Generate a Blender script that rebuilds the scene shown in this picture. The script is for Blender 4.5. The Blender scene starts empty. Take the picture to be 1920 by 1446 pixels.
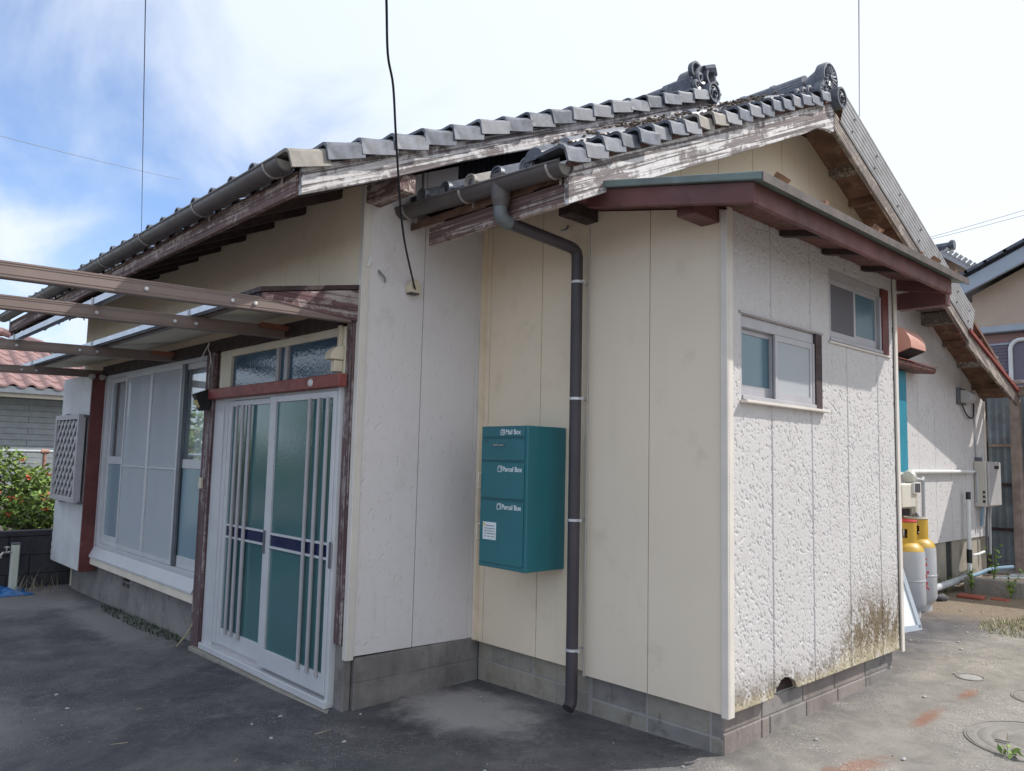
import bpy, bmesh, math, random
import numpy as np
from mathutils import Vector, Matrix

random.seed(7)
scn = bpy.context.scene
col = scn.collection
R = math.radians
PI = math.pi

# ------------------------------------------------------------------ camera
cam_d = bpy.data.cameras.new("camera")
cam = bpy.data.objects.new("camera", cam_d)
col.objects.link(cam)
yaw, pit, rol = 0.821214, 0.0953842, -0.0232226
M3 = Matrix.Rotation(yaw, 3, 'Z') @ Matrix.Rotation(pit, 3, 'X') @ Matrix.Rotation(rol, 3, 'Y')
right, fwd, up = M3.col[0], M3.col[1], M3.col[2]
m4 = Matrix((right, up, -fwd)).transposed().to_4x4()
m4.translation = Vector((1.97877, -3.22847, 1.32424))
cam.matrix_world = m4
cam_d.sensor_width = 36.0
cam_d.lens = 1462.06 / 1920 * 36.0
cam_d.clip_start = 0.05
cam_d.clip_end = 2000
scn.camera = cam

# ------------------------------------------------------------------ light and sky
SUN = Vector((1.0, 1.45, 1.80)).normalized()
sun_d = bpy.data.lights.new("sun", 'SUN')
sun_d.energy = 3.4
sun_d.angle = R(0.53)
sun_d.color = (1.0, 0.955, 0.90)
sun_o = bpy.data.objects.new("sun", sun_d)
col.objects.link(sun_o)
sun_o.rotation_euler = (-SUN).to_track_quat('-Z', 'Y').to_euler()
sun_o.location = SUN * 30

world = bpy.data.worlds.new("World")
scn.world = world
world.use_nodes = True
wt = world.node_tree
wt.nodes.clear()


def wn(t, **k):
    n = wt.nodes.new(t)
    for a, b in k.items():
        setattr(n, a, b)
    return n


def wl(a, b):
    wt.links.new(a, b)


def wmath(op, a, b=None, c=None):
    n = wn('ShaderNodeMath', operation=op)
    for i, v in enumerate((a, b, c)):
        if v is None:
            continue
        if isinstance(v, (int, float)):
            n.inputs[i].default_value = v
        else:
            wl(v, n.inputs[i])
    return n.outputs[0]


sky = wn('ShaderNodeTexSky', sky_type='NISHITA', sun_disc=False,
         sun_elevation=math.asin(SUN.z), sun_rotation=math.atan2(SUN.x, SUN.y))
sky.air_density = 1.0
sky.dust_density = 0.6
sky.ozone_density = 2.0
tc = wn('ShaderNodeTexCoord')
nrm = wn('ShaderNodeVectorMath', operation='NORMALIZE')
wl(tc.outputs['Generated'], nrm.inputs[0])
sep = wn('ShaderNodeSeparateXYZ')
wl(nrm.outputs[0], sep.inputs[0])
zz = wmath('ADD', wmath('MAXIMUM', sep.outputs[2], 0.0), 0.22)
cmb = wn('ShaderNodeCombineXYZ')
wl(wmath('DIVIDE', sep.outputs[0], zz), cmb.inputs[0])
wl(wmath('DIVIDE', sep.outputs[1], zz), cmb.inputs[1])
mp = wn('ShaderNodeMapping')
mp.inputs['Rotation'].default_value = (0, 0, R(28))
mp.inputs['Scale'].default_value = (1.0, 1.7, 1.0)
mp.inputs['Location'].default_value = (3.2, 1.1, 0.0)
wl(cmb.outputs[0], mp.inputs[0])
n1 = wn('ShaderNodeTexNoise')
n1.inputs['Scale'].default_value = 1.15
n1.inputs['Detail'].default_value = 7.0
n1.inputs['Roughness'].default_value = 0.52
n1.inputs['Distortion'].default_value = 0.55
wl(mp.outputs[0], n1.inputs['Vector'])
dt = wn('ShaderNodeVectorMath', operation='DOT_PRODUCT')
wl(nrm.outputs[0], dt.inputs[0])
dt.inputs[1].default_value = SUN
near_sun = wn('ShaderNodeMapRange', interpolation_type='SMOOTHSTEP')
wl(dt.outputs['Value'], near_sun.inputs[0])
near_sun.inputs[1].default_value = 0.08
near_sun.inputs[2].default_value = 0.68
near_sun.inputs[3].default_value = 0.0
near_sun.inputs[4].default_value = 0.46
cv = wmath('ADD', n1.outputs[0], near_sun.outputs[0])
cover = wn('ShaderNodeMapRange', interpolation_type='SMOOTHSTEP')
wl(cv, cover.inputs[0])
cover.inputs[1].default_value = 0.34
cover.inputs[2].default_value = 0.66
cover.inputs[3].default_value = 0.06
cover.inputs[4].default_value = 0.97
# haze towards the horizon
hz = wn('ShaderNodeMapRange')
wl(sep.outputs[2], hz.inputs[0])
hz.inputs[1].default_value = 0.0
hz.inputs[2].default_value = 0.30
hz.inputs[3].default_value = 0.35
hz.inputs[4].default_value = 0.0
cover2 = wmath('MINIMUM', wmath('ADD', cover.outputs[0], hz.outputs[0]), 1.0)
ccol = wn('ShaderNodeMix', data_type='RGBA')
wl(near_sun.outputs[0], ccol.inputs['Factor'])
ccol.inputs['A'].default_value = (5.1, 5.6, 6.4, 1)
ccol.inputs['B'].default_value = (6.3, 6.6, 6.75, 1)
mixs = wn('ShaderNodeMix', data_type='RGBA')
wl(cover2, mixs.inputs['Factor'])
skb = wn('ShaderNodeMix', data_type='RGBA', blend_type='MULTIPLY')
skb.inputs['Factor'].default_value = 1.0
wl(sky.outputs[0], skb.inputs['A'])
skb.inputs['B'].default_value = (0.95, 1.08, 1.27, 1)
wl(skb.outputs['Result'], mixs.inputs['A'])
wl(ccol.outputs['Result'], mixs.inputs['B'])
bg = wn('ShaderNodeBackground')
bg.inputs['Strength'].default_value = 0.14
wl(mixs.outputs['Result'], bg.inputs['Color'])
wo = wn('ShaderNodeOutputWorld')
wl(bg.outputs[0], wo.inputs['Surface'])

scn.view_settings.view_transform = 'Standard'
scn.view_settings.look = 'None'
scn.view_settings.gamma = 1.0
scn.view_settings.exposure = 0.32
scn.view_settings.use_curve_mapping = False
scn.render.engine = 'CYCLES'
scn.cycles.max_bounces = 8

# ------------------------------------------------------------------ materials
MATS = {}


class NT:
    def __init__(self, name):
        self.m = bpy.data.materials.new(name)
        self.m.use_nodes = True
        self.t = self.m.node_tree
        self.b = self.t.nodes['Principled BSDF']
        self.co = self.t.nodes.new('ShaderNodeTexCoord').outputs['Object']

    def n(self, t, **k):
        n = self.t.nodes.new(t)
        for a, b in k.items():
            setattr(n, a, b)
        return n

    def l(self, a, b):
        self.t.links.new(a, b)

    def mapped(self, scale=(1, 1, 1), rot=(0, 0, 0), loc=(0, 0, 0)):
        n = self.n('ShaderNodeMapping')
        n.inputs['Scale'].default_value = scale
        n.inputs['Rotation'].default_value = rot
        n.inputs['Location'].default_value = loc
        self.l(self.co, n.inputs[0])
        return n.outputs[0]

    def noise(self, scale, detail=4, rough=0.55, dist=0.0, vec=None):
        n = self.n('ShaderNodeTexNoise')
        n.inputs['Scale'].default_value = scale
        n.inputs['Detail'].default_value = detail
        n.inputs['Roughness'].default_value = rough
        n.inputs['Distortion'].default_value = dist
        self.l(vec if vec is not None else self.co, n.inputs['Vector'])
        return n.outputs[0]

    def ramp(self, v, a, b, lo=0.0, hi=1.0):
        n = self.n('ShaderNodeMapRange', interpolation_type='SMOOTHSTEP')
        self.l(v, n.inputs[0])
        n.inputs[1].default_value = a
        n.inputs[2].default_value = b
        n.inputs[3].default_value = lo
        n.inputs[4].default_value = hi
        return n.outputs[0]

    def math(self, op, a, b=None):
        n = self.n('ShaderNodeMath', operation=op)
        for i, v in enumerate((a, b)):
            if v is None:
                continue
            if isinstance(v, (int, float)):
                n.inputs[i].default_value = v
            else:
                self.l(v, n.inputs[i])
        return n.outputs[0]

    def mix(self, f, a, b, mode='MIX'):
        n = self.n('ShaderNodeMix', data_type='RGBA', blend_type=mode)
        for s, v in (('Factor', f), ('A', a), ('B', b)):
            if isinstance(v, (int, float)):
                n.inputs[s].default_value = v
            elif isinstance(v, tuple):
                n.inputs[s].default_value = (*v, 1)
            else:
                self.l(v, n.inputs[s])
        return n.outputs['Result']

    def bump(self, h, strength=0.5, dist=0.01, prev=None):
        n = self.n('ShaderNodeBump')
        n.inputs['Strength'].default_value = strength
        n.inputs['Distance'].default_value = dist
        self.l(h, n.inputs['Height'])
        if prev is not None:
            self.l(prev, n.inputs['Normal'])
        self.l(n.outputs[0], self.b.inputs['Normal'])
        return n.outputs[0]

    def sepxyz(self):
        n = self.n('ShaderNodeSeparateXYZ')
        self.l(self.co, n.inputs[0])
        return n.outputs

    def col(self, c):
        if isinstance(c, tuple):
            self.b.inputs['Base Color'].default_value = (*c, 1)
        else:
            self.l(c, self.b.inputs['Base Color'])

    def rough(self, v):
        if isinstance(v, (int, float)):
            self.b.inputs['Roughness'].default_value = v
        else:
            self.l(v, self.b.inputs['Roughness'])


def simple(name, c, rough=0.6, var=0.12, scale=9.0, bump=0.15, bscale=60.0, metal=0.0, spec=0.5, dirt=None, dirtamt=0.5, bdist=0.003):
    t = NT(name)
    v = t.noise(scale, 5)
    f = t.ramp(v, 0.3, 0.7)
    lo = tuple(x * (1 - var) for x in c)
    hi = tuple(min(1, x * (1 + var)) for x in c)
    cc = t.mix(f, lo, hi)
    if dirt:
        d = t.ramp(t.noise(scale * 1.7, 7, 0.65, 0.4), 0.52, 0.72, 0, dirtamt)
        cc = t.mix(d, cc, dirt)
    t.col(cc)
    t.rough(t.ramp(t.noise(scale * 3, 3), 0.3, 0.7, rough * 0.85, min(1, rough * 1.15)))
    t.b.inputs['Metallic'].default_value = metal
    t.b.inputs['Specular IOR Level'].default_value = spec
    if bump:
        t.bump(t.noise(bscale, 4), bump, bdist)
    MATS[name] = t.m
    return t.m


def m_siding(name, c, emboss, stain=None):
    """cement board siding with a chipped-stone relief"""
    t = NT(name)
    big = t.noise(1.3, 4)
    fine = t.noise(140, 2)
    cc = t.mix(t.ramp(big, 0.3, 0.7), tuple(x * 0.95 for x in c), c)
    vert = t.noise(1.0, 6, 0.6, 0.0, t.mapped((7, 7, 0.5)))
    cc = t.mix(t.ramp(vert, 0.55, 0.8, 0, 0.25), cc, (c[0] * 0.78, c[1] * 0.76, c[2] * 0.72))
    blot = t.noise(5.5, 5, 0.6)
    cc = t.mix(t.ramp(blot, 0.56, 0.76, 0, 0.34), cc, (c[0] * 0.7, c[1] * 0.68, c[2] * 0.62))
    if emboss > 0:
        w = t.mapped((1.0, 1.0, 0.62), (R(18), R(18), 0))
        a = t.noise(36, 2.0, 0.5, 0.35, w)
        h = t.ramp(a, 0.30, 0.40)
        a2 = t.noise(75, 2, 0.5, 0.3, w)
        h2 = t.ramp(a2, 0.28, 0.36)
        hh = t.math('ADD', h, t.math('MULTIPLY', h2, 0.35))
        hh = t.math('ADD', hh, t.math('MULTIPLY', fine, 0.05))
        t.bump(hh, 1.0, emboss)
    else:
        t.bump(t.math('ADD', t.noise(22, 4, 0.6), t.math('MULTIPLY', fine, 0.4)), 0.22, 0.003)
    if stain:
        cc = stain(t, cc)
    t.col(cc)
    t.rough(0.72)
    t.b.inputs['Specular IOR Level'].default_value = 0.35
    MATS[name] = t.m
    return t.m


HX, HY, HZ = -3.0, 1.0, 0.0      # the house's own origin (object coordinates are relative to it)


def annex_stain(t, cc):
    o = t.sepxyz()
    y = t.math('ADD', o[1], HY)
    z = o[2]
    n = t.noise(7.5, 8, 0.68, 0.6, t.mapped((1, 1.3, 0.55)))
    n2 = t.noise(46, 4, 0.65, 0.4)
    # height of the stain along the wall: tall at 1.2-1.9 m, low near the corner
    band = t.ramp(y, 0.95, 1.35, 0.0, 1.0)
    band = t.math('ADD', t.math('MULTIPLY', band, 0.26), 0.11)
    rel = t.math('DIVIDE', t.math('SUBTRACT', z, 0.2), band)
    base = t.ramp(rel, 0.15, 1.6, 1.0, 0.0)
    mould = t.math('MULTIPLY', base, t.ramp(t.math('ADD', t.math('MULTIPLY', n, 0.7), t.math('MULTIPLY', n2, 0.42)), 0.455, 0.60))
    patch = t.ramp(y, 1.15, 1.4, 0.35, 0.95)
    core = t.math('MULTIPLY', t.ramp(t.math('ABSOLUTE', t.math('SUBTRACT', rel, 0.75)), 0.1, 0.75, 1.0, 0.0), patch)
    mould = t.math('MULTIPLY', mould, t.math('ADD', 0.45, core))
    grime = t.math('MULTIPLY', t.ramp(rel, 0.1, 2.6, 1.0, 0.0), t.ramp(n2, 0.42, 0.62, 0, 0.55))
    cc = t.mix(grime, cc, (0.36, 0.34, 0.31))
    yel = t.math('MULTIPLY', t.ramp(rel, 0.12, 0.55, 1.0, 0.0), t.ramp(n, 0.3, 0.55, 0.2, 0.85))
    cc = t.mix(yel, cc, (0.62, 0.54, 0.36))
    cc = t.mix(t.math('MINIMUM', mould, 0.95), cc, (0.15, 0.11, 0.06))
    return cc


m_siding('siding_cream', (0.86, 0.73, 0.56), 0.0)
m_siding('siding_pale', (0.80, 0.69, 0.55), 0.0)
m_siding('siding_stone', (0.74, 0.70, 0.695), 0.0020)
m_siding('siding_gable', (0.60, 0.58, 0.575), 0.0060)
m_siding('siding_annex', (0.585, 0.56, 0.555), 0.0, annex_stain)
simple('trim_white', (0.68, 0.63, 0.57), 0.5, 0.05, 6, 0.05)


def m_wood_weathered(name, rot, sc, dark, pale, cover):
    """old paint peeling off grey timber; rot turns the grain direction onto an axis, sc stretches along it"""
    t = NT(name)
    g = t.mapped((1.0, 1.0, 1.0), rot)

    def stretched(k):
        ms = t.n('ShaderNodeMapping')
        ms.inputs['Scale'].default_value = tuple(k * x if x > 0.9 else x * 2.0 for x in sc)
        t.l(g, ms.inputs[0])
        return ms.outputs[0]
    grain = t.noise(1.0, 3, 0.5, 0.5, stretched(34))
    grain2 = t.noise(1.0, 3, 0.55, 0.3, stretched(80))
    flake = t.noise(16, 6, 0.68, 0.5)
    big = t.noise(2.2, 4, 0.6)
    v = t.math('ADD', t.math('MULTIPLY', grain, 0.40), t.math('ADD', t.math('MULTIPLY', flake, 0.28), t.math('MULTIPLY', big, 0.32)))
    lines = t.ramp(grain2, 0.40, 0.50)
    fray = t.ramp(t.math('ADD', t.math('MULTIPLY', grain2, 0.6), t.math('MULTIPLY', flake, 0.4)), 0.40, 0.50, 0.25, 1.0)
    f = t.math('MULTIPLY', t.ramp(v, cover - 0.03, cover + 0.03), t.math('MULTIPLY', t.math('ADD', 0.12, t.math('MULTIPLY', lines, 0.88)), fray))
    wood = t.mix(t.ramp(grain2, 0.35, 0.65), dark, tuple(min(1, x * 1.8 + 0.03) for x in dark))
    paint = t.mix(t.ramp(flake, 0.3, 0.7), tuple(x * 0.75 for x in pale), pale)
    t.col(t.mix(f, wood, paint))
    t.rough(0.8)
    t.bump(t.math('ADD', t.math('MULTIPLY', f, 0.6), grain2), 0.7, 0.004)
    MATS[name] = t.m


m_wood_weathered('barge_wood', (R(-24), 0, 0), (1, 0.6, 1), (0.125, 0.102, 0.102), (0.72, 0.69, 0.69), 0.490)
m_wood_weathered('barge_back_wood', (R(24), 0, 0), (1, 0.6, 1), (0.10, 0.08, 0.07), (0.42, 0.36, 0.31), 0.52)
m_wood_weathered('eave_wood', (0, 0, 0), (0.6, 1, 1), (0.105, 0.060, 0.055), (0.52, 0.43, 0.38), 0.51)
m_wood_weathered('end_wood', (0, 0, 0), (1, 0.6, 1), (0.085, 0.040, 0.042), (0.42, 0.36, 0.34), 0.53)
m_wood_weathered('post_wood', (0, 0, 0), (1, 1, 0.6), (0.075, 0.040, 0.042), (0.36, 0.31, 0.30), 0.53)
simple('brown_wood', (0.13, 0.055, 0.045), 0.65, 0.3, 12, 0.3, 70, dirt=(0.3, 0.2, 0.17), dirtamt=0.35)
simple('dark_wood', (0.045, 0.026, 0.026), 0.7, 0.3, 12, 0.25, 70)
simple('soffit_wood', (0.14, 0.075, 0.05), 0.75, 0.4, 7, 0.3, 60, dirt=(0.30, 0.22, 0.16), dirtamt=0.6)
simple('red_brown_paint', (0.24, 0.055, 0.045), 0.5, 0.14, 10, 0.15, 60, dirt=(0.36, 0.14, 0.11), dirtamt=0.3)
simple('fascia_red', (0.13, 0.050, 0.046), 0.6, 0.3, 4, 0.3, 60, dirt=(0.075, 0.032, 0.042), dirtamt=0.7)
simple('shutter_red', (0.135, 0.035, 0.032), 0.6, 0.18, 6, 0.15, 60, dirt=(0.30, 0.19, 0.17), dirtamt=0.16)
simple('block_wood', (0.23, 0.085, 0.05), 0.6, 0.2, 10, 0.2, 60)
simple('roof_sheet', (0.155, 0.20, 0.185), 0.5, 0.2, 5, 0.1, 40, dirt=(0.12, 0.09, 0.08), dirtamt=0.5)
simple('drip_dark', (0.085, 0.066, 0.060), 0.6, 0.3, 10, 0.2, 60, dirt=(0.17, 0.10, 0.075), dirtamt=0.5)
simple('rusty_sheet', (0.24, 0.12, 0.07), 0.7, 0.3, 14, 0.2, 60)
simple('gutter_plastic', (0.105, 0.090, 0.088), 0.42, 0.15, 5, 0.04, 40, spec=0.4)
simple('gutter_grey', (0.125, 0.140, 0.145), 0.45, 0.15, 5, 0.04, 40)
simple('pipe_plastic', (0.062, 0.052, 0.060), 0.42, 0.12, 4, 0.03, 40, spec=0.4)
simple('bracket_metal', (0.42, 0.38, 0.35), 0.5, 0.2, 30, 0.1, 60, metal=0.2, dirt=(0.25, 0.1, 0.05), dirtamt=0.5)
simple('clip_metal', (0.62, 0.61, 0.62), 0.4, 0.1, 30, 0.05, 60, metal=0.3)
simple('alu_white', (0.58, 0.585, 0.60), 0.42, 0.04, 6, 0.03, 40, spec=0.5)
simple('alu_grey', (0.42, 0.41, 0.43), 0.45, 0.06, 6, 0.03, 40)
simple('alu_shade', (0.44, 0.42, 0.43), 0.45, 0.06, 6, 0.03, 40)
simple('alu_silver', (0.60, 0.64, 0.70), 0.42, 0.08, 8, 0.05, 40, metal=0.45)
simple('alu_dark', (0.12, 0.13, 0.15), 0.4, 0.1, 8, 0.03, 40)
simple('beam_brown', (0.22, 0.165, 0.145), 0.5, 0.06, 4, 0.05, 30)
simple('navy_panel', (0.012, 0.020, 0.075), 0.3, 0.1, 4, 0.0)
simple('soffit_cream', (0.74, 0.68, 0.55), 0.7, 0.06, 3, 0.08, 40, dirt=(0.5, 0.45, 0.36), dirtamt=0.3)
simple('shutter_board', (0.62, 0.62, 0.62), 0.6, 0.08, 4, 0.1, 40, dirt=(0.45, 0.44, 0.43), dirtamt=0.35)
simple('core_dark', (0.03, 0.03, 0.03), 0.9, 0.1, 4, 0.0)
simple('black_plastic', (0.015, 0.016, 0.018), 0.35, 0.1, 8, 0.05, 60)
simple('cream_plastic', (0.66, 0.58, 0.44), 0.45, 0.08, 8, 0.05, 50, dirt=(0.4, 0.3, 0.18), dirtamt=0.3)
simple('white_plastic', (0.72, 0.72, 0.70), 0.45, 0.05, 8, 0.03, 50)
simple('lamp_panel', (0.72, 0.62, 0.30), 0.25, 0.1, 30, 0.05, 80)
simple('teal_paint', (0.022, 0.155, 0.185), 0.42, 0.05, 4, 0.03, 60, spec=0.5)
simple('teal_edge', (0.016, 0.115, 0.14), 0.42, 0.05, 4, 0.03, 60)
simple('print_white', (0.75, 0.80, 0.82), 0.5, 0.02, 8, 0.0)
simple('print_black', (0.06, 0.06, 0.07), 0.5, 0.02, 8, 0.0)
simple('print_yellow', (0.72, 0.62, 0.06), 0.5, 0.05, 8, 0.0)
simple('print_red', (0.60, 0.05, 0.06), 0.5, 0.1, 30, 0.0)
simple('chrome', (0.55, 0.52, 0.48), 0.25, 0.1, 30, 0.0, metal=0.9)
simple('cable_black', (0.012, 0.012, 0.018), 0.5, 0.1, 8, 0.0)
simple('cable_grey', (0.22, 0.24, 0.27), 0.5, 0.1, 8, 0.0)
simple('tile_blue', (0.125, 0.135, 0.165), 0.42, 0.35, 14, 0.15, 50, metal=0.1, dirt=(0.21, 0.21, 0.21), dirtamt=0.6)
simple('tile_dark', (0.090, 0.098, 0.120), 0.42, 0.25, 9, 0.15, 50, metal=0.1, dirt=(0.30, 0.30, 0.31), dirtamt=0.4)
simple('tile_pale', (0.20, 0.205, 0.23), 0.5, 0.2, 9, 0.15, 50, dirt=(0.14, 0.14, 0.15), dirtamt=0.5)
simple('tile_beige', (0.27, 0.245, 0.215), 0.6, 0.2, 9, 0.15, 50, dirt=(0.2, 0.18, 0.16), dirtamt=0.5)
simple('roof_dirt', (0.15, 0.115, 0.09), 0.95, 0.5, 26, 0.8, 40, dirt=(0.24, 0.21, 0.18), dirtamt=0.8, bdist=0.02)
simple('pink_tile', (0.29, 0.175, 0.165), 0.6, 0.18, 5, 0.1, 40)
simple('sheet_steel', (0.36, 0.355, 0.36), 0.5, 0.15, 6, 0.05, 40, metal=0.0, dirt=(0.17, 0.15, 0.14), dirtamt=0.4)
simple('sheet_dark', (0.022, 0.024, 0.032), 0.6, 0.2, 6, 0.05, 40)
simple('sheet_bluegrey', (0.20, 0.24, 0.27), 0.6, 0.2, 5, 0.1, 40, dirt=(0.14, 0.11, 0.10), dirtamt=0.6)
simple('hood_pink', (0.56, 0.295, 0.235), 0.5, 0.06, 4, 0.03, 40)
simple('turquoise_sheet', (0.03, 0.26, 0.36), 0.35, 0.1, 4, 0.05, 30)
simple('tank_grey', (0.42, 0.43, 0.45), 0.45, 0.06, 6, 0.06, 40, dirt=(0.36, 0.34, 0.32), dirtamt=0.25)
simple('tank_yellow', (0.50, 0.31, 0.03), 0.45, 0.08, 8, 0.05, 40, dirt=(0.3, 0.14, 0.04), dirtamt=0.35)
simple('heater_beige', (0.60, 0.565, 0.49), 0.45, 0.04, 5, 0.02, 40)
simple('heater_grey', (0.42, 0.41, 0.41), 0.45, 0.05, 5, 0.02, 40)
simple('pvc_grey', (0.45, 0.46, 0.47), 0.5, 0.1, 6, 0.05, 40)
simple('pvc_blue', (0.20, 0.32, 0.42), 0.5, 0.1, 6, 0.05, 40)
simple('tarp_blue', (0.02, 0.13, 0.36), 0.4, 0.2, 12, 0.2, 40)
simple('tap_cream', (0.60, 0.62, 0.52), 0.5, 0.06, 5, 0.05, 40)
simple('old_wood', (0.30, 0.235, 0.20), 0.8, 0.2, 8, 0.4, 30, dirt=(0.18, 0.12, 0.10), dirtamt=0.5)
simple('brick_red', (0.30, 0.085, 0.055), 0.85, 0.2, 20, 0.4, 50)
simple('stone_pale', (0.42, 0.41, 0.39), 0.85, 0.2, 60, 0.3, 60)
simple('stone_dark', (0.10, 0.095, 0.10), 0.85, 0.2, 30, 0.3, 60)
simple('dry_straw', (0.42, 0.36, 0.24), 0.8, 0.2, 30, 0.0)
simple('peach_wall', (0.52, 0.40, 0.31), 0.8, 0.04, 3, 0.05, 40)
simple('pink_wall', (0.36, 0.22, 0.20), 0.8, 0.06, 3, 0.05, 40)
simple('barge_blue', (0.36, 0.41, 0.47), 0.6, 0.06, 3, 0.05, 40)
simple('grey_siding', (0.30, 0.33, 0.34), 0.7, 0.1, 8, 0.1, 30)
simple('rusty_pipe', (0.36, 0.20, 0.16), 0.7, 0.3, 14, 0.2, 50)
simple('steel_pipe', (0.52, 0.55, 0.58), 0.35, 0.1, 8, 0.03, 40, metal=0.5)
simple('sill_cream', (0.74, 0.66, 0.55), 0.7, 0.06, 6, 0.1, 50, dirt=(0.5, 0.4, 0.3), dirtamt=0.3)
simple('shade_grey', (0.24, 0.245, 0.26), 0.75, 0.06, 2, 0.0)
simple('curtain_white', (0.85, 0.85, 0.84), 0.8, 0.05, 3, 0.0)
simple('louver_mauve', (0.16, 0.14, 0.18), 0.6, 0.08, 3, 0.0)


def m_leaf(name, a, b):
    t = NT(name)
    oi = t.n('ShaderNodeObjectInfo')
    v = t.noise(9, 3)
    t.col(t.mix(t.ramp(v, 0.3, 0.7), a, b))
    t.rough(0.5)
    t.b.inputs['Subsurface Weight'].default_value = 0.0
    t.b.inputs['Transmission Weight'].default_value = 0.0
    MATS[name] = t.m


m_leaf('leaf_green', (0.045, 0.105, 0.018), (0.10, 0.17, 0.035))
m_leaf('leaf_bright', (0.14, 0.25, 0.04), (0.26, 0.36, 0.08))
m_leaf('leaf_dark', (0.025, 0.055, 0.018), (0.05, 0.09, 0.03))
m_leaf('leaf_weed', (0.06, 0.10, 0.03), (0.13, 0.16, 0.06))
m_leaf('flower_red', (0.55, 0.06, 0.02), (0.62, 0.15, 0.05))
m_leaf('leaf_orange', (0.32, 0.17, 0.05), (0.20, 0.20, 0.06))
m_leaf('grass_dry', (0.22, 0.24, 0.09), (0.34, 0.31, 0.17))
simple('bark', (0.10, 0.075, 0.055), 0.9, 0.3, 12, 0.5, 30)


def m_ground():
    t = NT('ground_concrete')
    o = t.sepxyz()
    x, y = o[0], o[1]
    big = t.noise(0.9, 9, 0.70, 0.5)
    mid = t.noise(4.0, 8, 0.70, 0.4)
    fine = t.noise(70, 4, 0.7)
    grit = t.noise(120, 2, 0.6)
    grit2 = t.noise(300, 2, 0.6)
    old = t.mix(t.ramp(big, 0.32, 0.70), (0.052, 0.051, 0.060), (0.150, 0.142, 0.146))  # forecourt base: house shade painted in as a darker, bluer tone
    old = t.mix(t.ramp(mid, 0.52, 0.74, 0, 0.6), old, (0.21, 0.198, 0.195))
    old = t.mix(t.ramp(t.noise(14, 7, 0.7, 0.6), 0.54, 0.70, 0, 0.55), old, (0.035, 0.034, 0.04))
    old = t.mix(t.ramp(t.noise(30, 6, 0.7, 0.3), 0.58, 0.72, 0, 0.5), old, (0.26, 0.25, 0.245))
    new = t.mix(t.ramp(mid, 0.3, 0.7), (0.185, 0.172, 0.154), (0.275, 0.256, 0.225))  # side path base: sunlight painted in as a lighter, warmer tone
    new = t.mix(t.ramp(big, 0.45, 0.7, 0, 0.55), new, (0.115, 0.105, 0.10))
    # stained forecourt painted darker for shade, gritty path lighter for sun, blending between
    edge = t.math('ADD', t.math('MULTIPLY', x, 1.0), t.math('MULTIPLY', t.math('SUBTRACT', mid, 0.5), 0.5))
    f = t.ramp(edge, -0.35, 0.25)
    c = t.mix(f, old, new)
    # pale dusty patches
    for (px, py, rx, ry, k) in ((-1.38, -0.40, 0.62, 0.36, 1.0), (-5.1, -1.12, 1.5, 0.26, 0.6), (-6.9, -1.5, 1.0, 0.8, 0.45), (-3.0, -2.4, 0.9, 0.3, 0.25)):
        dx = t.math('DIVIDE', t.math('SUBTRACT', x, px), rx)
        dy = t.math('DIVIDE', t.math('SUBTRACT', y, py), ry)
        d = t.math('SQRT', t.math('ADD', t.math('MULTIPLY', dx, dx), t.math('MULTIPLY', dy, dy)))
        d = t.math('ADD', d, t.math('MULTIPLY', t.math('SUBTRACT', mid, 0.5), 1.6))
        c = t.mix(t.ramp(d, 0.35, 1.15, k, 0.0), c, (0.33, 0.31, 0.30))
    # damp dark foot of the walls
    # rust streaks on the side path
    for (px, py, rx, ry, ang) in ((0.42, 0.32, 0.075, 0.26, -12), (0.40, 1.24, 0.05, 0.24, 2), (0.415, 1.86, 0.045, 0.16, 0), (0.47, 0.02, 0.09, 0.2, -12)):
        ca, sa = math.cos(R(ang)), math.sin(R(ang))
        ux = t.math('SUBTRACT', x, px)
        uy = t.math('SUBTRACT', y, py)
        a = t.math('DIVIDE', t.math('ADD', t.math('MULTIPLY', ux, ca), t.math('MULTIPLY', uy, sa)), rx)
        b = t.math('DIVIDE', t.math('SUBTRACT', t.math('MULTIPLY', uy, ca), t.math('MULTIPLY', ux, sa)), ry)
        d = t.math('SQRT', t.math('ADD', t.math('MULTIPLY', a, a), t.math('MULTIPLY', b, b)))
        d = t.math('ADD', d, t.math('MULTIPLY', t.math('SUBTRACT', t.noise(16, 6, 0.7), 0.5), 2.2))
        c = t.mix(t.ramp(d, 0.25, 1.1, 0.7, 0.0), c, (0.24, 0.10, 0.058))
    # exposed pale grit
    g = t.math('MAXIMUM', t.ramp(grit, 0.575, 0.63), t.ramp(grit2, 0.60, 0.66))
    pat = t.ramp(t.noise(2.2, 5, 0.6, 0.3), 0.40, 0.62)
    amt = t.math('MULTIPLY', t.math('MULTIPLY', g, pat), t.math('ADD', t.math('MULTIPLY', f, 0.62), 0.26))
    c = t.mix(amt, c, (0.50, 0.475, 0.44))
    dk = t.math('MULTIPLY', t.ramp(fine, 0.55, 0.7), 0.4)
    c = t.mix(dk, c, (0.07, 0.065, 0.06))
    # soil beyond the path at the back
    soil = t.ramp(t.math('ADD', y, t.math('MULTIPLY', mid, 1.2)), 4.3, 5.0)
    soil = t.math('MULTIPLY', soil, t.ramp(x, -1.5, -1.2))
    c = t.mix(soil, c, t.mix(t.ramp(fine, 0.35, 0.65), (0.15, 0.115, 0.085), (0.28, 0.225, 0.165)))
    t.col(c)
    t.rough(0.88)
    t.b.inputs['Specular IOR Level'].default_value = 0.3
    h = t.math('ADD', t.math('MULTIPLY', mid, 1.2), t.math('ADD', t.math('MULTIPLY', fine, 0.5), t.math('MULTIPLY', grit, 0.3)))
    t.bump(h, 0.6, 0.006)
    MATS['ground_concrete'] = t.m


m_ground()


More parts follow.
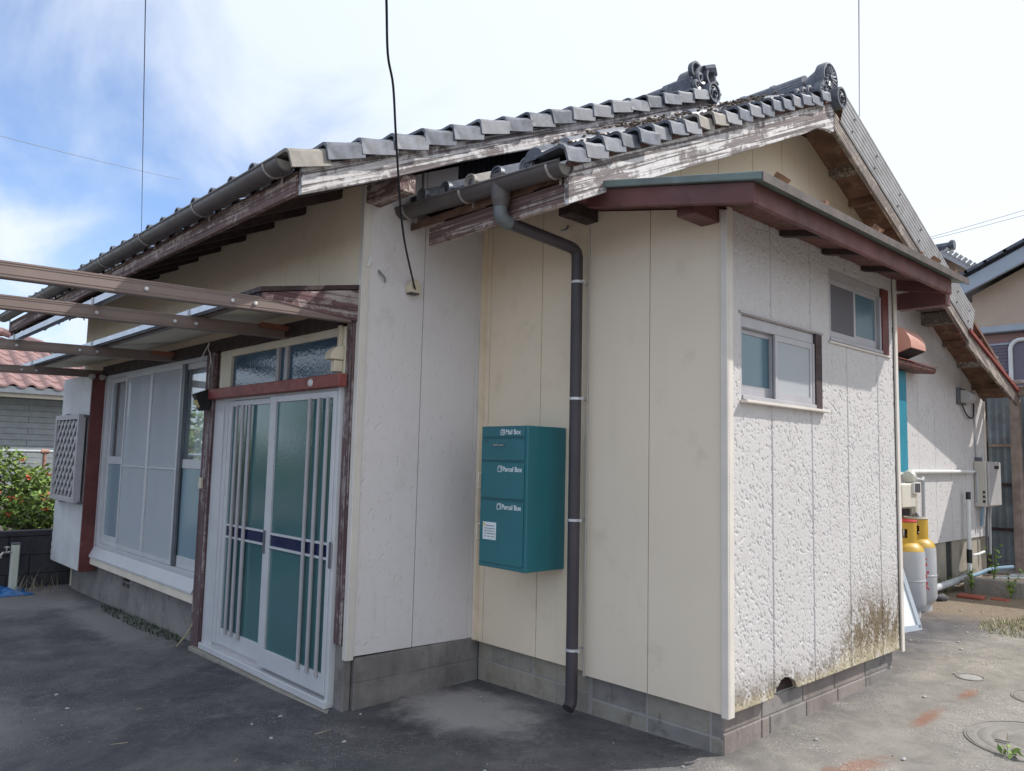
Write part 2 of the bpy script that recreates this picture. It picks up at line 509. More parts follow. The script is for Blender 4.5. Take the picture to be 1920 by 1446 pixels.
def m_concrete(name, a, b, stain):
    t = NT(name)
    v = t.noise(3.5, 6, 0.6, 0.3)
    c = t.mix(t.ramp(v, 0.3, 0.7), a, b)
    s = t.noise(9, 7, 0.66, 0.4)
    c = t.mix(t.ramp(s, 0.52, 0.72, 0, 0.6), c, stain)
    w = t.noise(1.0, 5, 0.6, 0, t.mapped((16, 16, 1.4)))
    c = t.mix(t.ramp(w, 0.55, 0.8, 0, 0.5), c, stain)
    t.col(c)
    t.rough(0.9)
    t.bump(t.math('ADD', t.noise(45, 5, 0.65), v), 0.5, 0.005)
    MATS[name] = t.m


m_concrete('foundation_concrete', (0.165, 0.152, 0.145), (0.275, 0.255, 0.24), (0.085, 0.075, 0.07))
m_concrete('block_concrete', (0.24, 0.22, 0.185), (0.32, 0.295, 0.25), (0.12, 0.105, 0.08))
m_concrete('block_warm', (0.28, 0.25, 0.20), (0.38, 0.345, 0.28), (0.17, 0.14, 0.10))
m_concrete('block_mauve', (0.20, 0.17, 0.16), (0.28, 0.24, 0.22), (0.12, 0.10, 0.09))
m_concrete('mortar', (0.29, 0.28, 0.27), (0.36, 0.35, 0.33), (0.20, 0.19, 0.18))
m_concrete('wall_dark', (0.030, 0.030, 0.036), (0.060, 0.058, 0.066), (0.02, 0.02, 0.025))
m_concrete('planter_concrete', (0.22, 0.20, 0.18), (0.32, 0.30, 0.27), (0.12, 0.11, 0.09))


def m_glass_frosted(name, c, rough, bscale, bstr):
    t = NT(name)
    v = t.noise(0.9, 3)
    t.col(t.mix(t.ramp(v, 0.3, 0.7), tuple(x * 0.85 for x in c), c))
    t.rough(rough)
    t.b.inputs['Specular IOR Level'].default_value = 1.0
    if bstr:
        t.bump(t.noise(bscale, 3, 0.5, 0.3), bstr, 0.004)
    MATS[name] = t.m


m_glass_frosted('door_glass', (0.070, 0.175, 0.185), 0.12, 55, 0.14)
m_glass_frosted('transom_glass', (0.045, 0.105, 0.17), 0.07, 42, 0.30)
m_glass_frosted('frosted_blue', (0.28, 0.39, 0.45), 0.22, 120, 0.12)
m_glass_frosted('frosted_teal', (0.105, 0.20, 0.25), 0.25, 120, 0.12)


def m_clear_glass():
    t = NT('clear_glass')
    tr = t.n('ShaderNodeBsdfTransparent')
    tr.inputs[0].default_value = (0.93, 0.96, 0.97, 1)
    gl = t.n('ShaderNodeBsdfGlossy')
    gl.inputs['Roughness'].default_value = 0.01
    gl.inputs['Color'].default_value = (0.95, 0.97, 1, 1)
    lw = t.n('ShaderNodeLayerWeight')
    f5 = t.math('ADD', t.math('MULTIPLY', t.math('POWER', lw.outputs['Facing'], 5.0), 0.80), 0.13)
    mx = t.n('ShaderNodeMixShader')
    t.l(f5, mx.inputs[0])
    t.l(tr.outputs[0], mx.inputs[1])
    t.l(gl.outputs[0], mx.inputs[2])
    out = [n for n in t.t.nodes if n.type == 'OUTPUT_MATERIAL'][0]
    t.l(mx.outputs[0], out.inputs[0])
    MATS['clear_glass'] = t.m


m_clear_glass()


def m_screen(name, c, alpha):
    t = NT(name)
    t.col(c)
    t.rough(0.8)
    t.b.inputs['Alpha'].default_value = alpha
    MATS[name] = t.m


m_screen('insect_screen', (0.58, 0.61, 0.64), 0.58)
m_screen('insect_screen_dark', (0.15, 0.145, 0.16), 0.85)

# ------------------------------------------------------------------ mesh builder and scene graph
WLOC = {}


class MB:
    def __init__(self):
        self.v, self.f = [], []

    def add(self, vs, fs):
        o = len(self.v)
        self.v += [tuple(p) for p in vs]
        self.f += [tuple(i + o for i in q) for q in fs]
        return self

    def box(self, x0, x1, y0, y1, z0, z1):
        if x0 > x1: x0, x1 = x1, x0
        if y0 > y1: y0, y1 = y1, y0
        if z0 > z1: z0, z1 = z1, z0
        v = [(x0, y0, z0), (x1, y0, z0), (x1, y1, z0), (x0, y1, z0), (x0, y0, z1), (x1, y0, z1), (x1, y1, z1), (x0, y1, z1)]
        return self.add(v, [(0, 3, 2, 1), (4, 5, 6, 7), (0, 1, 5, 4), (1, 2, 6, 5), (2, 3, 7, 6), (3, 0, 4, 7)])

    def beam(self, a, b, w, h, upv=(0, 0, 1)):
        """bar from a to b, w across, h along upv"""
        a, b = Vector(a), Vector(b)
        d = (b - a).normalized()
        s = d.cross(Vector(upv)).normalized()
        u = s.cross(d).normalized()
        vs = []
        for p in (a, b):
            for (i, j) in ((-1, -1), (1, -1), (1, 1), (-1, 1)):
                vs.append(p + s * (i * w / 2) + u * (j * h / 2))
        return self.add(vs, [(0, 3, 2, 1), (4, 5, 6, 7), (0, 1, 5, 4), (1, 2, 6, 5), (2, 3, 7, 6), (3, 0, 4, 7)])

    def prism(self, poly, axis, a, b):
        """poly: 2D list; axis 'x': (y,z), 'y': (x,z), 'z': (x,y); extruded from a to b"""
        n = len(poly)

        def P(p, t):
            return {'x': (t, p[0], p[1]), 'y': (p[0], t, p[1]), 'z': (p[0], p[1], t)}[axis]
        vs = [P(p, a) for p in poly] + [P(p, b) for p in poly]
        fs = [tuple(range(n))[::-1], tuple(range(n, 2 * n))]
        fs += [(i, (i + 1) % n, n + (i + 1) % n, n + i) for i in range(n)]
        return self.add(vs, fs)

    def tube(self, pts, r, n=8, cap=True):
        pts = [Vector(p) for p in pts]
        rs = r if isinstance(r, (list, tuple)) else [r] * len(pts)
        vs, fs = [], []
        prev = None
        for i, p in enumerate(pts):
            if i == 0:
                d = pts[1] - p
            elif i == len(pts) - 1:
                d = p - pts[i - 1]
            else:
                d = (pts[i + 1] - p).normalized() + (p - pts[i - 1]).normalized()
            d.normalize()
            if prev is None:
                s = d.orthogonal().normalized()
            else:
                s = (prev - d * prev.dot(d)).normalized()
            prev = s
            t = d.cross(s)
            for k in range(n):
                a = 2 * PI * k / n
                vs.append(p + (s * math.cos(a) + t * math.sin(a)) * rs[i])
        for i in range(len(pts) - 1):
            for k in range(n):
                fs.append((i * n + k, i * n + (k + 1) % n, (i + 1) * n + (k + 1) % n, (i + 1) * n + k))
        if cap:
            fs.append(tuple(range(n))[::-1])
            fs.append(tuple(range((len(pts) - 1) * n, len(pts) * n)))
        return self.add(vs, fs)

    def lathe(self, prof, c, n=24, axis='z'):
        """prof: list of (r, h)"""
        vs, fs = [], []
        c = Vector(c)
        for (r, h) in prof:
            for k in range(n):
                a = 2 * PI * k / n
                p, q = r * math.cos(a), r * math.sin(a)
                vs.append(c + Vector({'z': (p, q, h), 'x': (h, p, q), 'y': (p, h, q)}[axis]))
        for i in range(len(prof) - 1):
            for k in range(n):
                fs.append((i * n + k, i * n + (k + 1) % n, (i + 1) * n + (k + 1) % n, (i + 1) * n + k))
        if prof[0][0] > 1e-5:
            fs.append(tuple(range(n))[::-1])
        if prof[-1][0] > 1e-5:
            fs.append(tuple(range((len(prof) - 1) * n, len(prof) * n)))
        return self.add(vs, fs)

    def grid(self, fn, nu, nv):
        vs = [fn(i / nu, j / nv) for j in range(nv + 1) for i in range(nu + 1)]
        fs = [(j * (nu + 1) + i, j * (nu + 1) + i + 1, (j + 1) * (nu + 1) + i + 1, (j + 1) * (nu + 1) + i) for j in range(nv) for i in range(nu)]
        return self.add(vs, fs)

    def mesh(self, name, origin=(0, 0, 0), smooth=False, recalc=True):
        o = Vector(origin)
        me = bpy.data.meshes.new(name)
        me.from_pydata([tuple(Vector(p) - o) for p in self.v], [], self.f)
        bm = bmesh.new()
        bm.from_mesh(me)
        if recalc:
            bmesh.ops.recalc_face_normals(bm, faces=bm.faces)
        bm.to_mesh(me)
        bm.free()
        if smooth:
            me.polygons.foreach_set('use_smooth', [True] * len(me.polygons))
            me.set_sharp_from_angle(angle=R(38))
        me.update()
        return me

    def build(self, name, mat, parent=None, bevel=0.0, smooth=False, **props):
        o = WLOC[parent.name] if parent is not None else Vector((0, 0, 0))
        me = self.mesh(name, o, smooth)
        me.materials.append(MATS[mat])
        ob = bpy.data.objects.new(name, me)
        col.objects.link(ob)
        if parent is not None:
            ob.parent = parent
        WLOC[ob.name] = Vector(o)
        if bevel:
            b = ob.modifiers.new("bevel", 'BEVEL')
            b.width = bevel
            b.segments = 1
            b.limit_method = 'ANGLE'
            b.angle_limit = R(50)
        for k, v in props.items():
            ob[k] = v
        return ob


def thing(name, label, cat, loc, group=None):
    o = bpy.data.objects.new(name, None)
    o.empty_display_size = 0.1
    o.location = loc
    col.objects.link(o)
    o['label'] = label
    o['category'] = cat
    if group:
        o['group'] = group
    WLOC[o.name] = Vector(loc)
    return o


def inst(name, me, parent, loc, rot=None, scale=None):
    """a piece that shares its mesh; loc in world coordinates"""
    ob = bpy.data.objects.new(name, me)
    col.objects.link(ob)
    ob.parent = parent
    ob.location = Vector(loc) - WLOC[parent.name]
    if rot:
        ob.rotation_euler = rot
    if scale:
        ob.scale = scale
    WLOC[ob.name] = Vector(loc)
    return ob


def catmull(pts, n=8):
    pts = [Vector(p) for p in pts]
    out = []
    for i in range(len(pts) - 1):
        p0 = pts[max(0, i - 1)]
        p1, p2 = pts[i], pts[i + 1]
        p3 = pts[min(len(pts) - 1, i + 2)]
        for k in range(n):
            t = k / n
            out.append(0.5 * ((2 * p1) + (p2 - p0) * t + (2 * p0 - 5 * p1 + 4 * p2 - p3) * t * t + (3 * p1 - p0 - 3 * p2 + p3) * t ** 3))
    out.append(pts[-1])
    return out


# ------------------------------------------------------------------ ground
def gz(x, y):
    a = 0.025 * y if y > 0 else 0.02 * max(y, -6)
    xx = max(-8.5, min(2.0, x))
    a += 0.015 * xx
    if y > 8:
        a = 0.2 + 0.015 * xx
    return a


mb = MB()
xs = [-200, -80, -40, -20, -14, -11, -9.5] + [-8.5 + 0.5 * i for i in range(26)] + [6, 8, 12, 25, 60, 200]
ys = [-200, -60, -25, -12, -8, -6] + [-5 + 0.5 * i for i in range(28)] + [10, 13, 18, 30, 60, 200]
nx = len(xs)
mb.v = [(x, y, gz(x, y)) for y in ys for x in xs]
mb.f = [(j * nx + i, j * nx + i + 1, (j + 1) * nx + i + 1, (j + 1) * nx + i) for j in range(len(ys) - 1) for i in range(nx - 1)]
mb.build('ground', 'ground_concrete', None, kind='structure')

# ------------------------------------------------------------------ the house
house = thing('house', 'old single storey tiled house with cream siding panels, weathered gable boards and a small annex', 'house', (HX, HY, HZ))
XS = -1.776      # gable wall of the front wing
YD = -0.906      # door wall
XG = -0.87       # gable wall of the rear wing
XBB, XBR = -1.40, -0.47   # planes of the two bargeboards


def zb(y):       # top of front-wing bargeboard
    return 3.024 + 0.444 * (y + 0.79) if y <= 2.05 else 4.285 - 0.444 * (y - 2.05)


def interp(pts, y):
    if y <= pts[0][0]:
        (a, b), (c, d) = pts[0], pts[1]
    elif y >= pts[-1][0]:
        (a, b), (c, d) = pts[-2], pts[-1]
    else:
        for i in range(len(pts) - 1):
            if pts[i][0] <= y <= pts[i + 1][0]:
                (a, b), (c, d) = pts[i], pts[i + 1]
                break
    return b + (d - b) * (y - a) / (c - a)


RT = [(-0.62, 2.705), (-0.07, 2.965), (1.0, 3.462), (2.19, 3.985)]


def zr(y):       # top of rear-wing bargeboard, front slope
    return interp(RT, y)


def zrb(y):      # rear roof surface, back slope
    return 4.185 - 0.437 * (y - 2.25)


def rects_minus(u0, u1, z0, z1, holes):
    rs = [(u0, u1, z0, z1)]
    for (a, b, c, d) in holes:
        out = []
        for (p, q, r, s) in rs:
            if b <= p or a >= q or d <= r or c >= s:
                out.append((p, q, r, s))
                continue
            if a > p: out.append((p, a, r, s))
            if b < q: out.append((b, q, r, s))
            m, n = max(p, a), min(q, b)
            if c > r: out.append((m, n, r, c))
            if d < s: out.append((m, n, d, s))
        rs = out
    return rs


def panel(axis, front, back, u0, u1, z0, z1, mat, holes=(), poly=None, gap=0.0025):
    m = MB()
    if poly is not None:
        m.prism(poly, axis, front, back)
        bev = 0.0
    else:
        for (a, b, c, d) in rects_minus(u0 + gap, u1 - gap, z0, z1, holes):
            m.prism([(a, c), (b, c), (b, d), (a, d)], axis, front, back)
        bev = 0.0 if holes else 0.003
    return m.build('siding_panel', mat, house, bevel=bev)


# dark core behind the cladding (keeps light out of the gaps)
m = MB()
m.box(-7.25, -1.80, -0.72, 5.0, -0.2, 2.85)
m.box(-1.83, -0.90, 0.06, 6.78, -0.2, 2.2)
m.box(-0.90, -0.14, 0.06, 1.94, 0.1, 2.45)
m.build('wall_core', 'core_dark', house)
m = MB()
m.prism([(-0.85, 2.8), (4.9, 2.8), (2.05, 4.12)], 'x', -7.2, -1.80)
m.prism([(0.03, 2.2), (0.03, 2.85), (2.2, 3.9), (6.75, 1.98), (6.75, 1.9)], 'x', -1.75, -0.90)
m.build('roof_core', 'core_dark', house)

# door wall, upper panels
for i, (a, b) in enumerate([(-2.274, XS - 0.02), (-2.714, -2.274), (-3.139, -2.714)] + [(-3.569 - 0.43 * k, -3.139 - 0.43 * k) for k in range(9)] + [(-7.30, -7.009)]):
    panel('y', YD, YD + 0.02, a, b, 2.24, 2.93, 'siding_cream')
# wall left of the window behind the shutter box, and strips round the openings
panel('y', YD, YD + 0.02, -7.30, -6.45, 0.2, 2.24, 'siding_pale')
panel('y', YD + 0.006, YD + 0.02, -6.45, -1.80, 2.10, 2.24, 'siding_cream')
# gable wall of the front wing
yk = -0.44
panel('x', XS, XS - 0.02, YD + 0.02, -0.476, 0.235, 0, 'siding_stone', poly=[(YD + 0.022, 0.243), (-0.479, 0.238), (-0.479, zb(-0.479) - 0.10), (YD + 0.022, zb(YD + 0.02) - 0.10)])
panel('x', XS, XS - 0.02, -0.476, -0.06, 0.235, 0, 'siding_stone', poly=[(-0.4735, 0.238), (-0.06, 0.232), (-0.06, 2.96), (-0.24, 2.96), (-0.24, zb(-0.24) - 0.10), (-0.4735, zb(-0.4735) - 0.10)])
panel('x', XS, XS - 0.02, -0.057, -0.002, 0.23, 2.96, 'siding_stone', gap=0.001)
MB().beam((XS + 0.004, -0.512, 2.80), (XS + 0.004, -0.512, 3.06), 0.008, 0.008, (1, 0, 0)).build('joint_cover', 'alu_dark', house)
# corner trim of the front wing
m = MB()
m.box(XS - 0.03, XS + 0.012, YD - 0.012, YD - 0.001, 0.225, 2.93)
m.box(XS + 0.001, XS + 0.012, YD - 0.001, YD + 0.036, 0.225, 2.93)
m.build('corner_trim', 'trim_white', house, bevel=0.003)
# corrugated dark sheet in the gap over the rear roof
m = MB()
prof = []
yy = -0.24
k = 0
while yy < 2.2:
    prof.append((yy, XS + (0.012 if k % 2 else -0.004)))
    yy += 0.022
    k += 1
vs, fs = [], []
for (y, x) in prof:
    vs += [(x, y, 2.966), (x, y, max(2.97, zb(y) - 0.06))]
for i in range(len(prof) - 1):
    fs.append((2 * i, 2 * i + 2, 2 * i + 3, 2 * i + 1))
m.add(vs, fs)
m.build('corrugated_infill', 'sheet_dark', house)
# recessed wall by the mailbox
for (a, b) in ((XS, -1.705), (-1.705, -1.246), (-1.246, -0.87)):
    panel('y', 0.0, 0.02, a, b, 0.21, 2.90, 'siding_cream')
m = MB()
m.box(XS + 0.0025, XS + 0.03, -0.028, -0.0015, 0.222, 2.85)
m.build('inside_corner_trim', 'siding_cream', house)
# annex front
for (a, b) in ((-0.858, -0.445), (-0.445, -0.012)):
    panel('y', -0.014, 0.02, a, b, 0, 0, 'siding_pale', poly=[(a + 0.0025, 0.197), (b - 0.0025, 0.197), (b - 0.0025, 2.547 - 0.205 * (b - 0.0)), (a + 0.0025, 2.547 - 0.205 * a)])
m = MB()
m.box(-0.868, -0.859, -0.017, 0.0, 0.19, 2.70)
m.build('edge_trim', 'trim_white', house)
# annex corner trims
m = MB()
m.box(-0.024, 0.014, -0.027, -0.0145, 0.185, 2.54)
m.box(0.0015, 0.014, -0.0145, 0.028, 0.185, 2.56)
m.build('corner_trim', 'trim_white', house, bevel=0.003)
m = MB()
m.box(0.0015, 0.014, 1.972, 2.014, 0.19, 2.56)
m.box(-0.04, 0.0015, 2.002, 2.014, 0.19, 2.56)
m.build('corner_trim', 'trim_white', house, bevel=0.003)
# annex side
W1 = (0.115, 0.965, 1.640, 2.058)
W2 = (1.062, 1.906, 2.042, 2.468)
YS = [0.028, 0.409, 0.838, 1.282, 1.712, 1.972]
def vnoise(x, y, seed):
    xi, yi = np.floor(x).astype(np.int64), np.floor(y).astype(np.int64)
    fx, fy = x - xi, y - yi

    def hsh(i, j):
        h = (i * 374761393 + j * 668265263 + seed * 982451653) & 0xFFFFFFFF
        h = ((h ^ (h >> 13)) * 1274126177) & 0xFFFFFFFF
        return ((h ^ (h >> 16)) & 0xFFFF) / 65535.0
    sx, sy = fx * fx * (3 - 2 * fx), fy * fy * (3 - 2 * fy)
    a_, b_ = hsh(xi, yi), hsh(xi + 1, yi)
    c_, d_ = hsh(xi, yi + 1), hsh(xi + 1, yi + 1)
    return (a_ + (b_ - a_) * sx) * (1 - sy) + (c_ + (d_ - c_) * sx) * sy


def relief_panel(y0, y1, z0, z1, keep, seed, step=0.0038, depth=0.0036):
    """stone relief pressed into one siding board: a real height field set on the board's face"""
    ny, nz = int((y1 - y0) / step), int((z1 - z0) / step)
    Yv, Zv = np.meshgrid(np.linspace(y0, y1, ny + 1), np.linspace(z0, z1, nz + 1))
    p = Yv * 0.88 + Zv * 0.36
    q = -Yv * 0.36 + Zv * 0.80
    wx = vnoise(p * 22, q * 22, seed + 50) - 0.5
    n_ = 0.70 * vnoise((p + 0.018 * wx) * 112, q * 80, seed) + 0.30 * vnoise(p * 200, q * 170, seed + 7)
    big = vnoise(p * 9, q * 9, seed + 3)
    pit = np.clip((n_ - (0.290 + 0.10 * (big - 0.5))) / 0.05, 0, 1)
    h = depth * (pit * pit * (3 - 2 * pit) - 1.0) + 0.0009 * (vnoise(p * 120, q * 120, seed + 11) - 0.5)
    ed = np.minimum(np.minimum(Yv - y0, y1 - Yv), np.minimum(Zv - z0, z1 - Zv))
    h = np.where(ed < 0.003, -0.0055, h)
    V = np.stack([h, Yv, Zv], -1).reshape(-1, 3)
    idx = np.arange((ny + 1) * (nz + 1)).reshape(nz + 1, ny + 1)
    F = np.stack([idx[:-1, :-1], idx[:-1, 1:], idx[1:, 1:], idx[1:, :-1]], -1).reshape(-1, 4)
    cy_, cz_ = V[F].mean(1)[:, 1], V[F].mean(1)[:, 2]
    F = F[keep(cy_, cz_)]
    me = bpy.data.meshes.new('stone_relief')
    me.from_pydata((V - np.array([HX, HY, HZ])).tolist(), [], F.tolist())
    me.polygons.foreach_set('use_smooth', [True] * len(me.polygons))
    me.materials.append(MATS['siding_annex'])
    ob = bpy.data.objects.new('stone_relief', me)
    col.objects.link(ob)
    return ob


def keep_out(cy_, cz_):
    k = np.ones(len(cy_), bool)
    for (a_, b_, c_, d_) in (W1, W2):
        k &= ~((cy_ > a_) & (cy_ < b_) & (cz_ > c_) & (cz_ < d_))
    return k


NOTCH = [(0.409, 0.218), (0.421, 0.222), (0.439, 0.245), (0.474, 0.272), (0.519, 0.282), (0.574, 0.270), (0.619, 0.244), (0.634, 0.214), (0.659, 0.206), (0.838, 0.207)]


def keep_notch(cy_, cz_):
    zz_ = np.interp(cy_, [q[0] for q in NOTCH], [q[1] for q in NOTCH])
    return keep_out(cy_, cz_) & (cz_ > zz_)


def attach_relief(pan, i, a, b):
    r = relief_panel(a + 0.0035, b - 0.0035, 0.205 if i else 0.196, 2.56, keep_notch if i == 1 else keep_out, 13 * i + 5)
    r.parent = pan
    WLOC[r.name] = Vector((HX, HY, HZ))


for i in range(5):
    a, b = YS[i], YS[i + 1]
    if i == 1:
        notch = [(a + 0.0025, 0.218), (a + 0.012, 0.222), (a + 0.03, 0.245), (a + 0.065, 0.272), (a + 0.11, 0.282), (a + 0.165, 0.270), (a + 0.21, 0.244), (a + 0.225, 0.214), (a + 0.25, 0.206), (b - 0.0025, 0.207)]
        top = [(b - 0.0025, W1[2]), (a + 0.0025, W1[2])]
        m = MB()
        m.prism(notch + top, 'x', -0.006, -0.02)
        m.prism([(a + 0.0025, W1[3]), (b - 0.0025, W1[3]), (b - 0.0025, 2.56), (a + 0.0025, 2.56)], 'x', -0.006, -0.02)
        m.build('siding_panel', 'siding_annex', house, label='siding panel with a bite broken out of its lower edge')
        attach_relief(col.objects[-1], i, a, b)
    else:
        panel('x', -0.006, -0.02, a, b, 0.205 if i else 0.196, 2.56, 'siding_annex', holes=(W1, W2), gap=0.0035)
        attach_relief(col.objects[-1], i, a, b)
# annex far side and back
panel('y', 2.0, 1.98, -0.85, -0.04, 0.2, 2.6, 'siding_pale')
# rear gable wall
GS = [0.02, 0.43, 0.87, 1.309, 1.761, 2.19, 2.63, 3.07, 3.51, 3.95, 4.39, 4.83, 5.27, 5.71, 6.15, 6.59, 6.86]


def gtop(y):
    if y < 2.22:
        return zr(y) - 0.055
    return zrb(y) - 0.06


for i in range(len(GS) - 1):
    a, b = GS[i] + 0.0025, GS[i + 1] - 0.0025
    z0 = 2.45 if b < 2.0 else 0.60
    if a < 2.0 < b:
        z0 = 2.45
    pts = [(a, z0), (b, z0), (b, gtop(b))]
    if a < 2.21 < b:
        pts.append((2.21, gtop(2.21)))
    pts.append((a, gtop(a)))
    panel('x', XG, XG - 0.02, a, b, 0, 0, 'siding_gable' if a > 3.6 else 'siding_pale', poly=pts)
m = MB()
m.box(XG - 0.04, XG + 0.010, 6.852, 6.868, 0.59, 2.12)
m.box(XG + 0.001, XG + 0.010, 6.82, 6.852, 0.59, 2.12)
m.build('corner_trim', 'trim_white', house)
# back walls
m = MB()
m.box(-1.9, XG - 0.04, 6.84, 6.86, 0.1, 2.1)
m.box(-7.32, -7.30, YD + 0.02, 5.1, -0.1, 2.93)
m.prism([(YD + 0.02, 2.93), (5.1, 2.85), (2.05, 4.15)], 'x', -7.32, -7.30)
m.box(-7.3, -1.8, 5.08, 5.1, -0.1, 2.85)
m.build('plain_wall', 'siding_pale', house)


# ---- foundations
def blocks_y(y, x0, x1, zs, joints, mats, normal=-1):
    """course of concrete blocks on a wall facing -y"""
    for ci in range(len(zs) - 1):
        js = joints[ci]
        for k in range(len(js) - 1):
            m = MB()
            m.box(js[k] + 0.003, js[k + 1] - 0.003, y, y + 0.1, zs[ci] + 0.003, zs[ci + 1] - 0.003)
            m.build('foundation_block', mats[(k + ci) % len(mats)], house, bevel=0.004)


def blocks_x(x, zs, joints, mats):
    for ci in range(len(zs) - 1):
        js = joints[ci]
        for k in range(len(js) - 1):
            m = MB()
            m.box(x - 0.1, x, js[k] + 0.004, js[k + 1] - 0.004, zs[ci] + 0.004, zs[ci + 1] - 0.004)
            m.build('foundation_block', mats[(k + ci) % len(mats)], house, bevel=0.004)


# window wall: one poured strip
m = MB()
m.box(-7.30, -5.70, YD + 0.03, YD + 0.13, -0.45, 0.225)
m.box(-5.38, -3.80, YD + 0.03, YD + 0.13, -0.45, 0.225)
m.box(-5.70, -5.38, YD + 0.03, YD + 0.13, -0.45, 0.115)
m.box(-5.70, -5.38, YD + 0.03, YD + 0.13, 0.205, 0.225)
m.build('foundation_strip', 'foundation_concrete', house)
v = MB()
v.box(-5.70, -5.38, YD + 0.06, YD + 0.12, 0.115, 0.205)
vent = v.build('underfloor_vent', 'core_dark', house)
m = MB()
m.box(-5.70, -5.64, YD + 0.028, YD + 0.06, 0.115, 0.205)
m.box(-5.44, -5.38, YD + 0.028, YD + 0.06, 0.115, 0.205)
m.box(-5.64, -5.44, YD + 0.028, YD + 0.06, 0.152, 0.166)
m.box(-5.55, -5.53, YD + 0.028, YD + 0.06, 0.115, 0.152)
m.build('vent_grille', 'foundation_concrete', vent)
# front wing side
m = MB()
m.box(XS - 0.09, XS + 0.0, YD + 0.05, 0.03, -0.3, 0.232)
m.build('foundation_strip', 'foundation_concrete', house)
blocks_x(XS + 0.0025, [-0.10, 0.095, 0.229], [[YD + 0.045, -0.70, -0.33, 0.02], [YD + 0.045, -0.52, -0.15, 0.02]], ['foundation_concrete'])
m = MB()
m.box(XS - 0.115, XS - 0.02, YD - 0.005, YD + 0.044, -0.3, 0.30)
m.build('foundation_post', 'foundation_concrete', house, bevel=0.006)
# mailbox wall and annex front
m = MB()
m.box(XS, XG, 0.036, 0.12, -0.3, 0.207)
m.box(-0.869, -0.060, 0.0315, 0.12, -0.3, 0.194)
m.box(-0.85, -0.101, 1.9, 1.97, -0.3, 0.2)
m.box(-0.1, -0.052, 0.121, 1.965, -0.3, 0.194)
m.build('mortar_bed', 'mortar', house)
MB().box(-0.085, -0.060, 0.40, 0.84, 0.196, 0.36).build('notch_shade_board', 'dark_wood', house)  # added dark board, its colour standing in for shade inside the notch
blocks_y(0.0335, 0, 0, [-0.10, 0.10, 0.206], [[XS + 0.004, -1.51, -1.12, -0.865], [XS + 0.004, -1.66, -1.30, -0.865]], ['block_warm', 'block_warm', 'block_concrete'])
blocks_y(0.030, 0, 0, [-0.12, 0.072, 0.193], [[-0.845, -0.48, -0.115, -0.047], [-0.845, -0.48, -0.115, -0.047]], ['block_concrete', 'foundation_concrete'])
blocks_x(-0.046, [-0.10, 0.098, 0.192], [[0.03, 0.37, 0.45, 0.83, 1.20, 1.57, 1.972], [0.03, 0.37, 0.79, 1.16, 1.56, 1.972]], ['block_mauve', 'block_mauve', 'foundation_concrete'])
# rear gable foundation
m = MB()
m.box(XG - 0.12, XG - 0.02, 2.0, 5.55, -0.2, 0.60)
m.box(XG - 0.12, XG - 0.035, 5.55, 5.72, -0.2, 0.60)
m.box(XG - 0.12, XG - 0.02, 5.72, 6.84, -0.2, 0.60)
m.build('foundation_strip', 'block_warm', house)

# ---- roofs -------------------------------------------------------------------------------------------------
def tile_h(u):
    """height of the tile wave, u in [0,1) across one tile"""
    if u < 0.36:
        return 0.046 * math.sin(PI * u / 0.36)
    return -0.016 * math.sin(PI * (u - 0.36) / 0.64)


def roof_field(name, x0, x1, y0, zfn, rows, exposure, step=0.026, pitch=0.262, up=1, lift=0.02):
    """pantile field as real stepped waves, joined: too many and seen edge-on"""
    ncol = int(round((x1 - x0) / pitch))
    w = (x1 - x0) / ncol
    seg = 8
    m = MB()
    for r in range(rows):
        ya, yb = y0 + up * r * exposure, y0 + up * (r + 1.12) * exposure
        vs, fs = [], []
        nn = ncol * seg + 1
        for i in range(nn):
            u = (i % seg) / seg
            x = x0 + w * i / seg
            h = tile_h(u)
            vs.append((x, ya, zfn(ya) + lift + step + h - 0.02))
            vs.append((x, ya, zfn(ya) + lift + step + h))
            vs.append((x, yb, zfn(yb) + lift + h))
        for i in range(nn - 1):
            a, b = 3 * i, 3 * (i + 1)
            fs += [(a, b, b + 1, a + 1), (a + 1, b + 1, b + 2, a + 2)]
        m.add(vs, fs)
    ob = m.build(name, 'tile_dark', house, smooth=True)
    ob['kind'] = 'stuff'
    return ob


# front wing deck
m = MB()
m.prism([(-1.50, zb(-1.50) - 0.005), (2.05, zb(2.05) - 0.005), (2.05, zb(2.05) - 0.05), (-1.50, zb(-1.50) - 0.05)], 'x', -7.95, XBB - 0.035)
m.prism([(2.052, zb(2.05) - 0.005), (5.60, zb(5.60) - 0.005), (5.60, zb(5.60) - 0.05), (2.052, zb(2.05) - 0.05)], 'x', -7.95, XBB - 0.035)
m.build('roof_deck', 'soffit_wood', house)
roof_field('roof_tiles', -7.95, -1.58, -1.33, zb, 14, 0.236)
roof_field('roof_tiles', -7.95, -1.58, 5.6, zb, 14, 0.245, up=-1)
# rear wing deck
m = MB()
m.prism([(-0.60, zr(-0.60) - 0.005), (0.0, zr(0.0) - 0.005), (1.0, zr(1.0) - 0.005), (2.2, zr(2.2) - 0.005), (2.2, zr(2.2) - 0.05), (1.0, zr(1.0) - 0.05), (0.0, zr(0.0) - 0.05), (-0.60, zr(-0.60) - 0.05)], 'x', XS + 0.016, XBR - 0.035)
m.prism([(2.21, zrb(2.21) - 0.07), (6.75, zrb(6.75) - 0.07), (6.75, zrb(6.75) - 0.03), (2.21, zrb(2.21) - 0.03)], 'x', XS + 0.016, XBR - 0.02)
m.build('roof_deck', 'soffit_wood', house)
roof_field('roof_tiles', XS + 0.02, -0.62, -0.42, zr, 11, 0.236)
roof_field('roof_tiles', XS + 0.02, -0.52, 6.7, lambda y: zrb(y) - 0.05, 17, 0.262, up=-1)

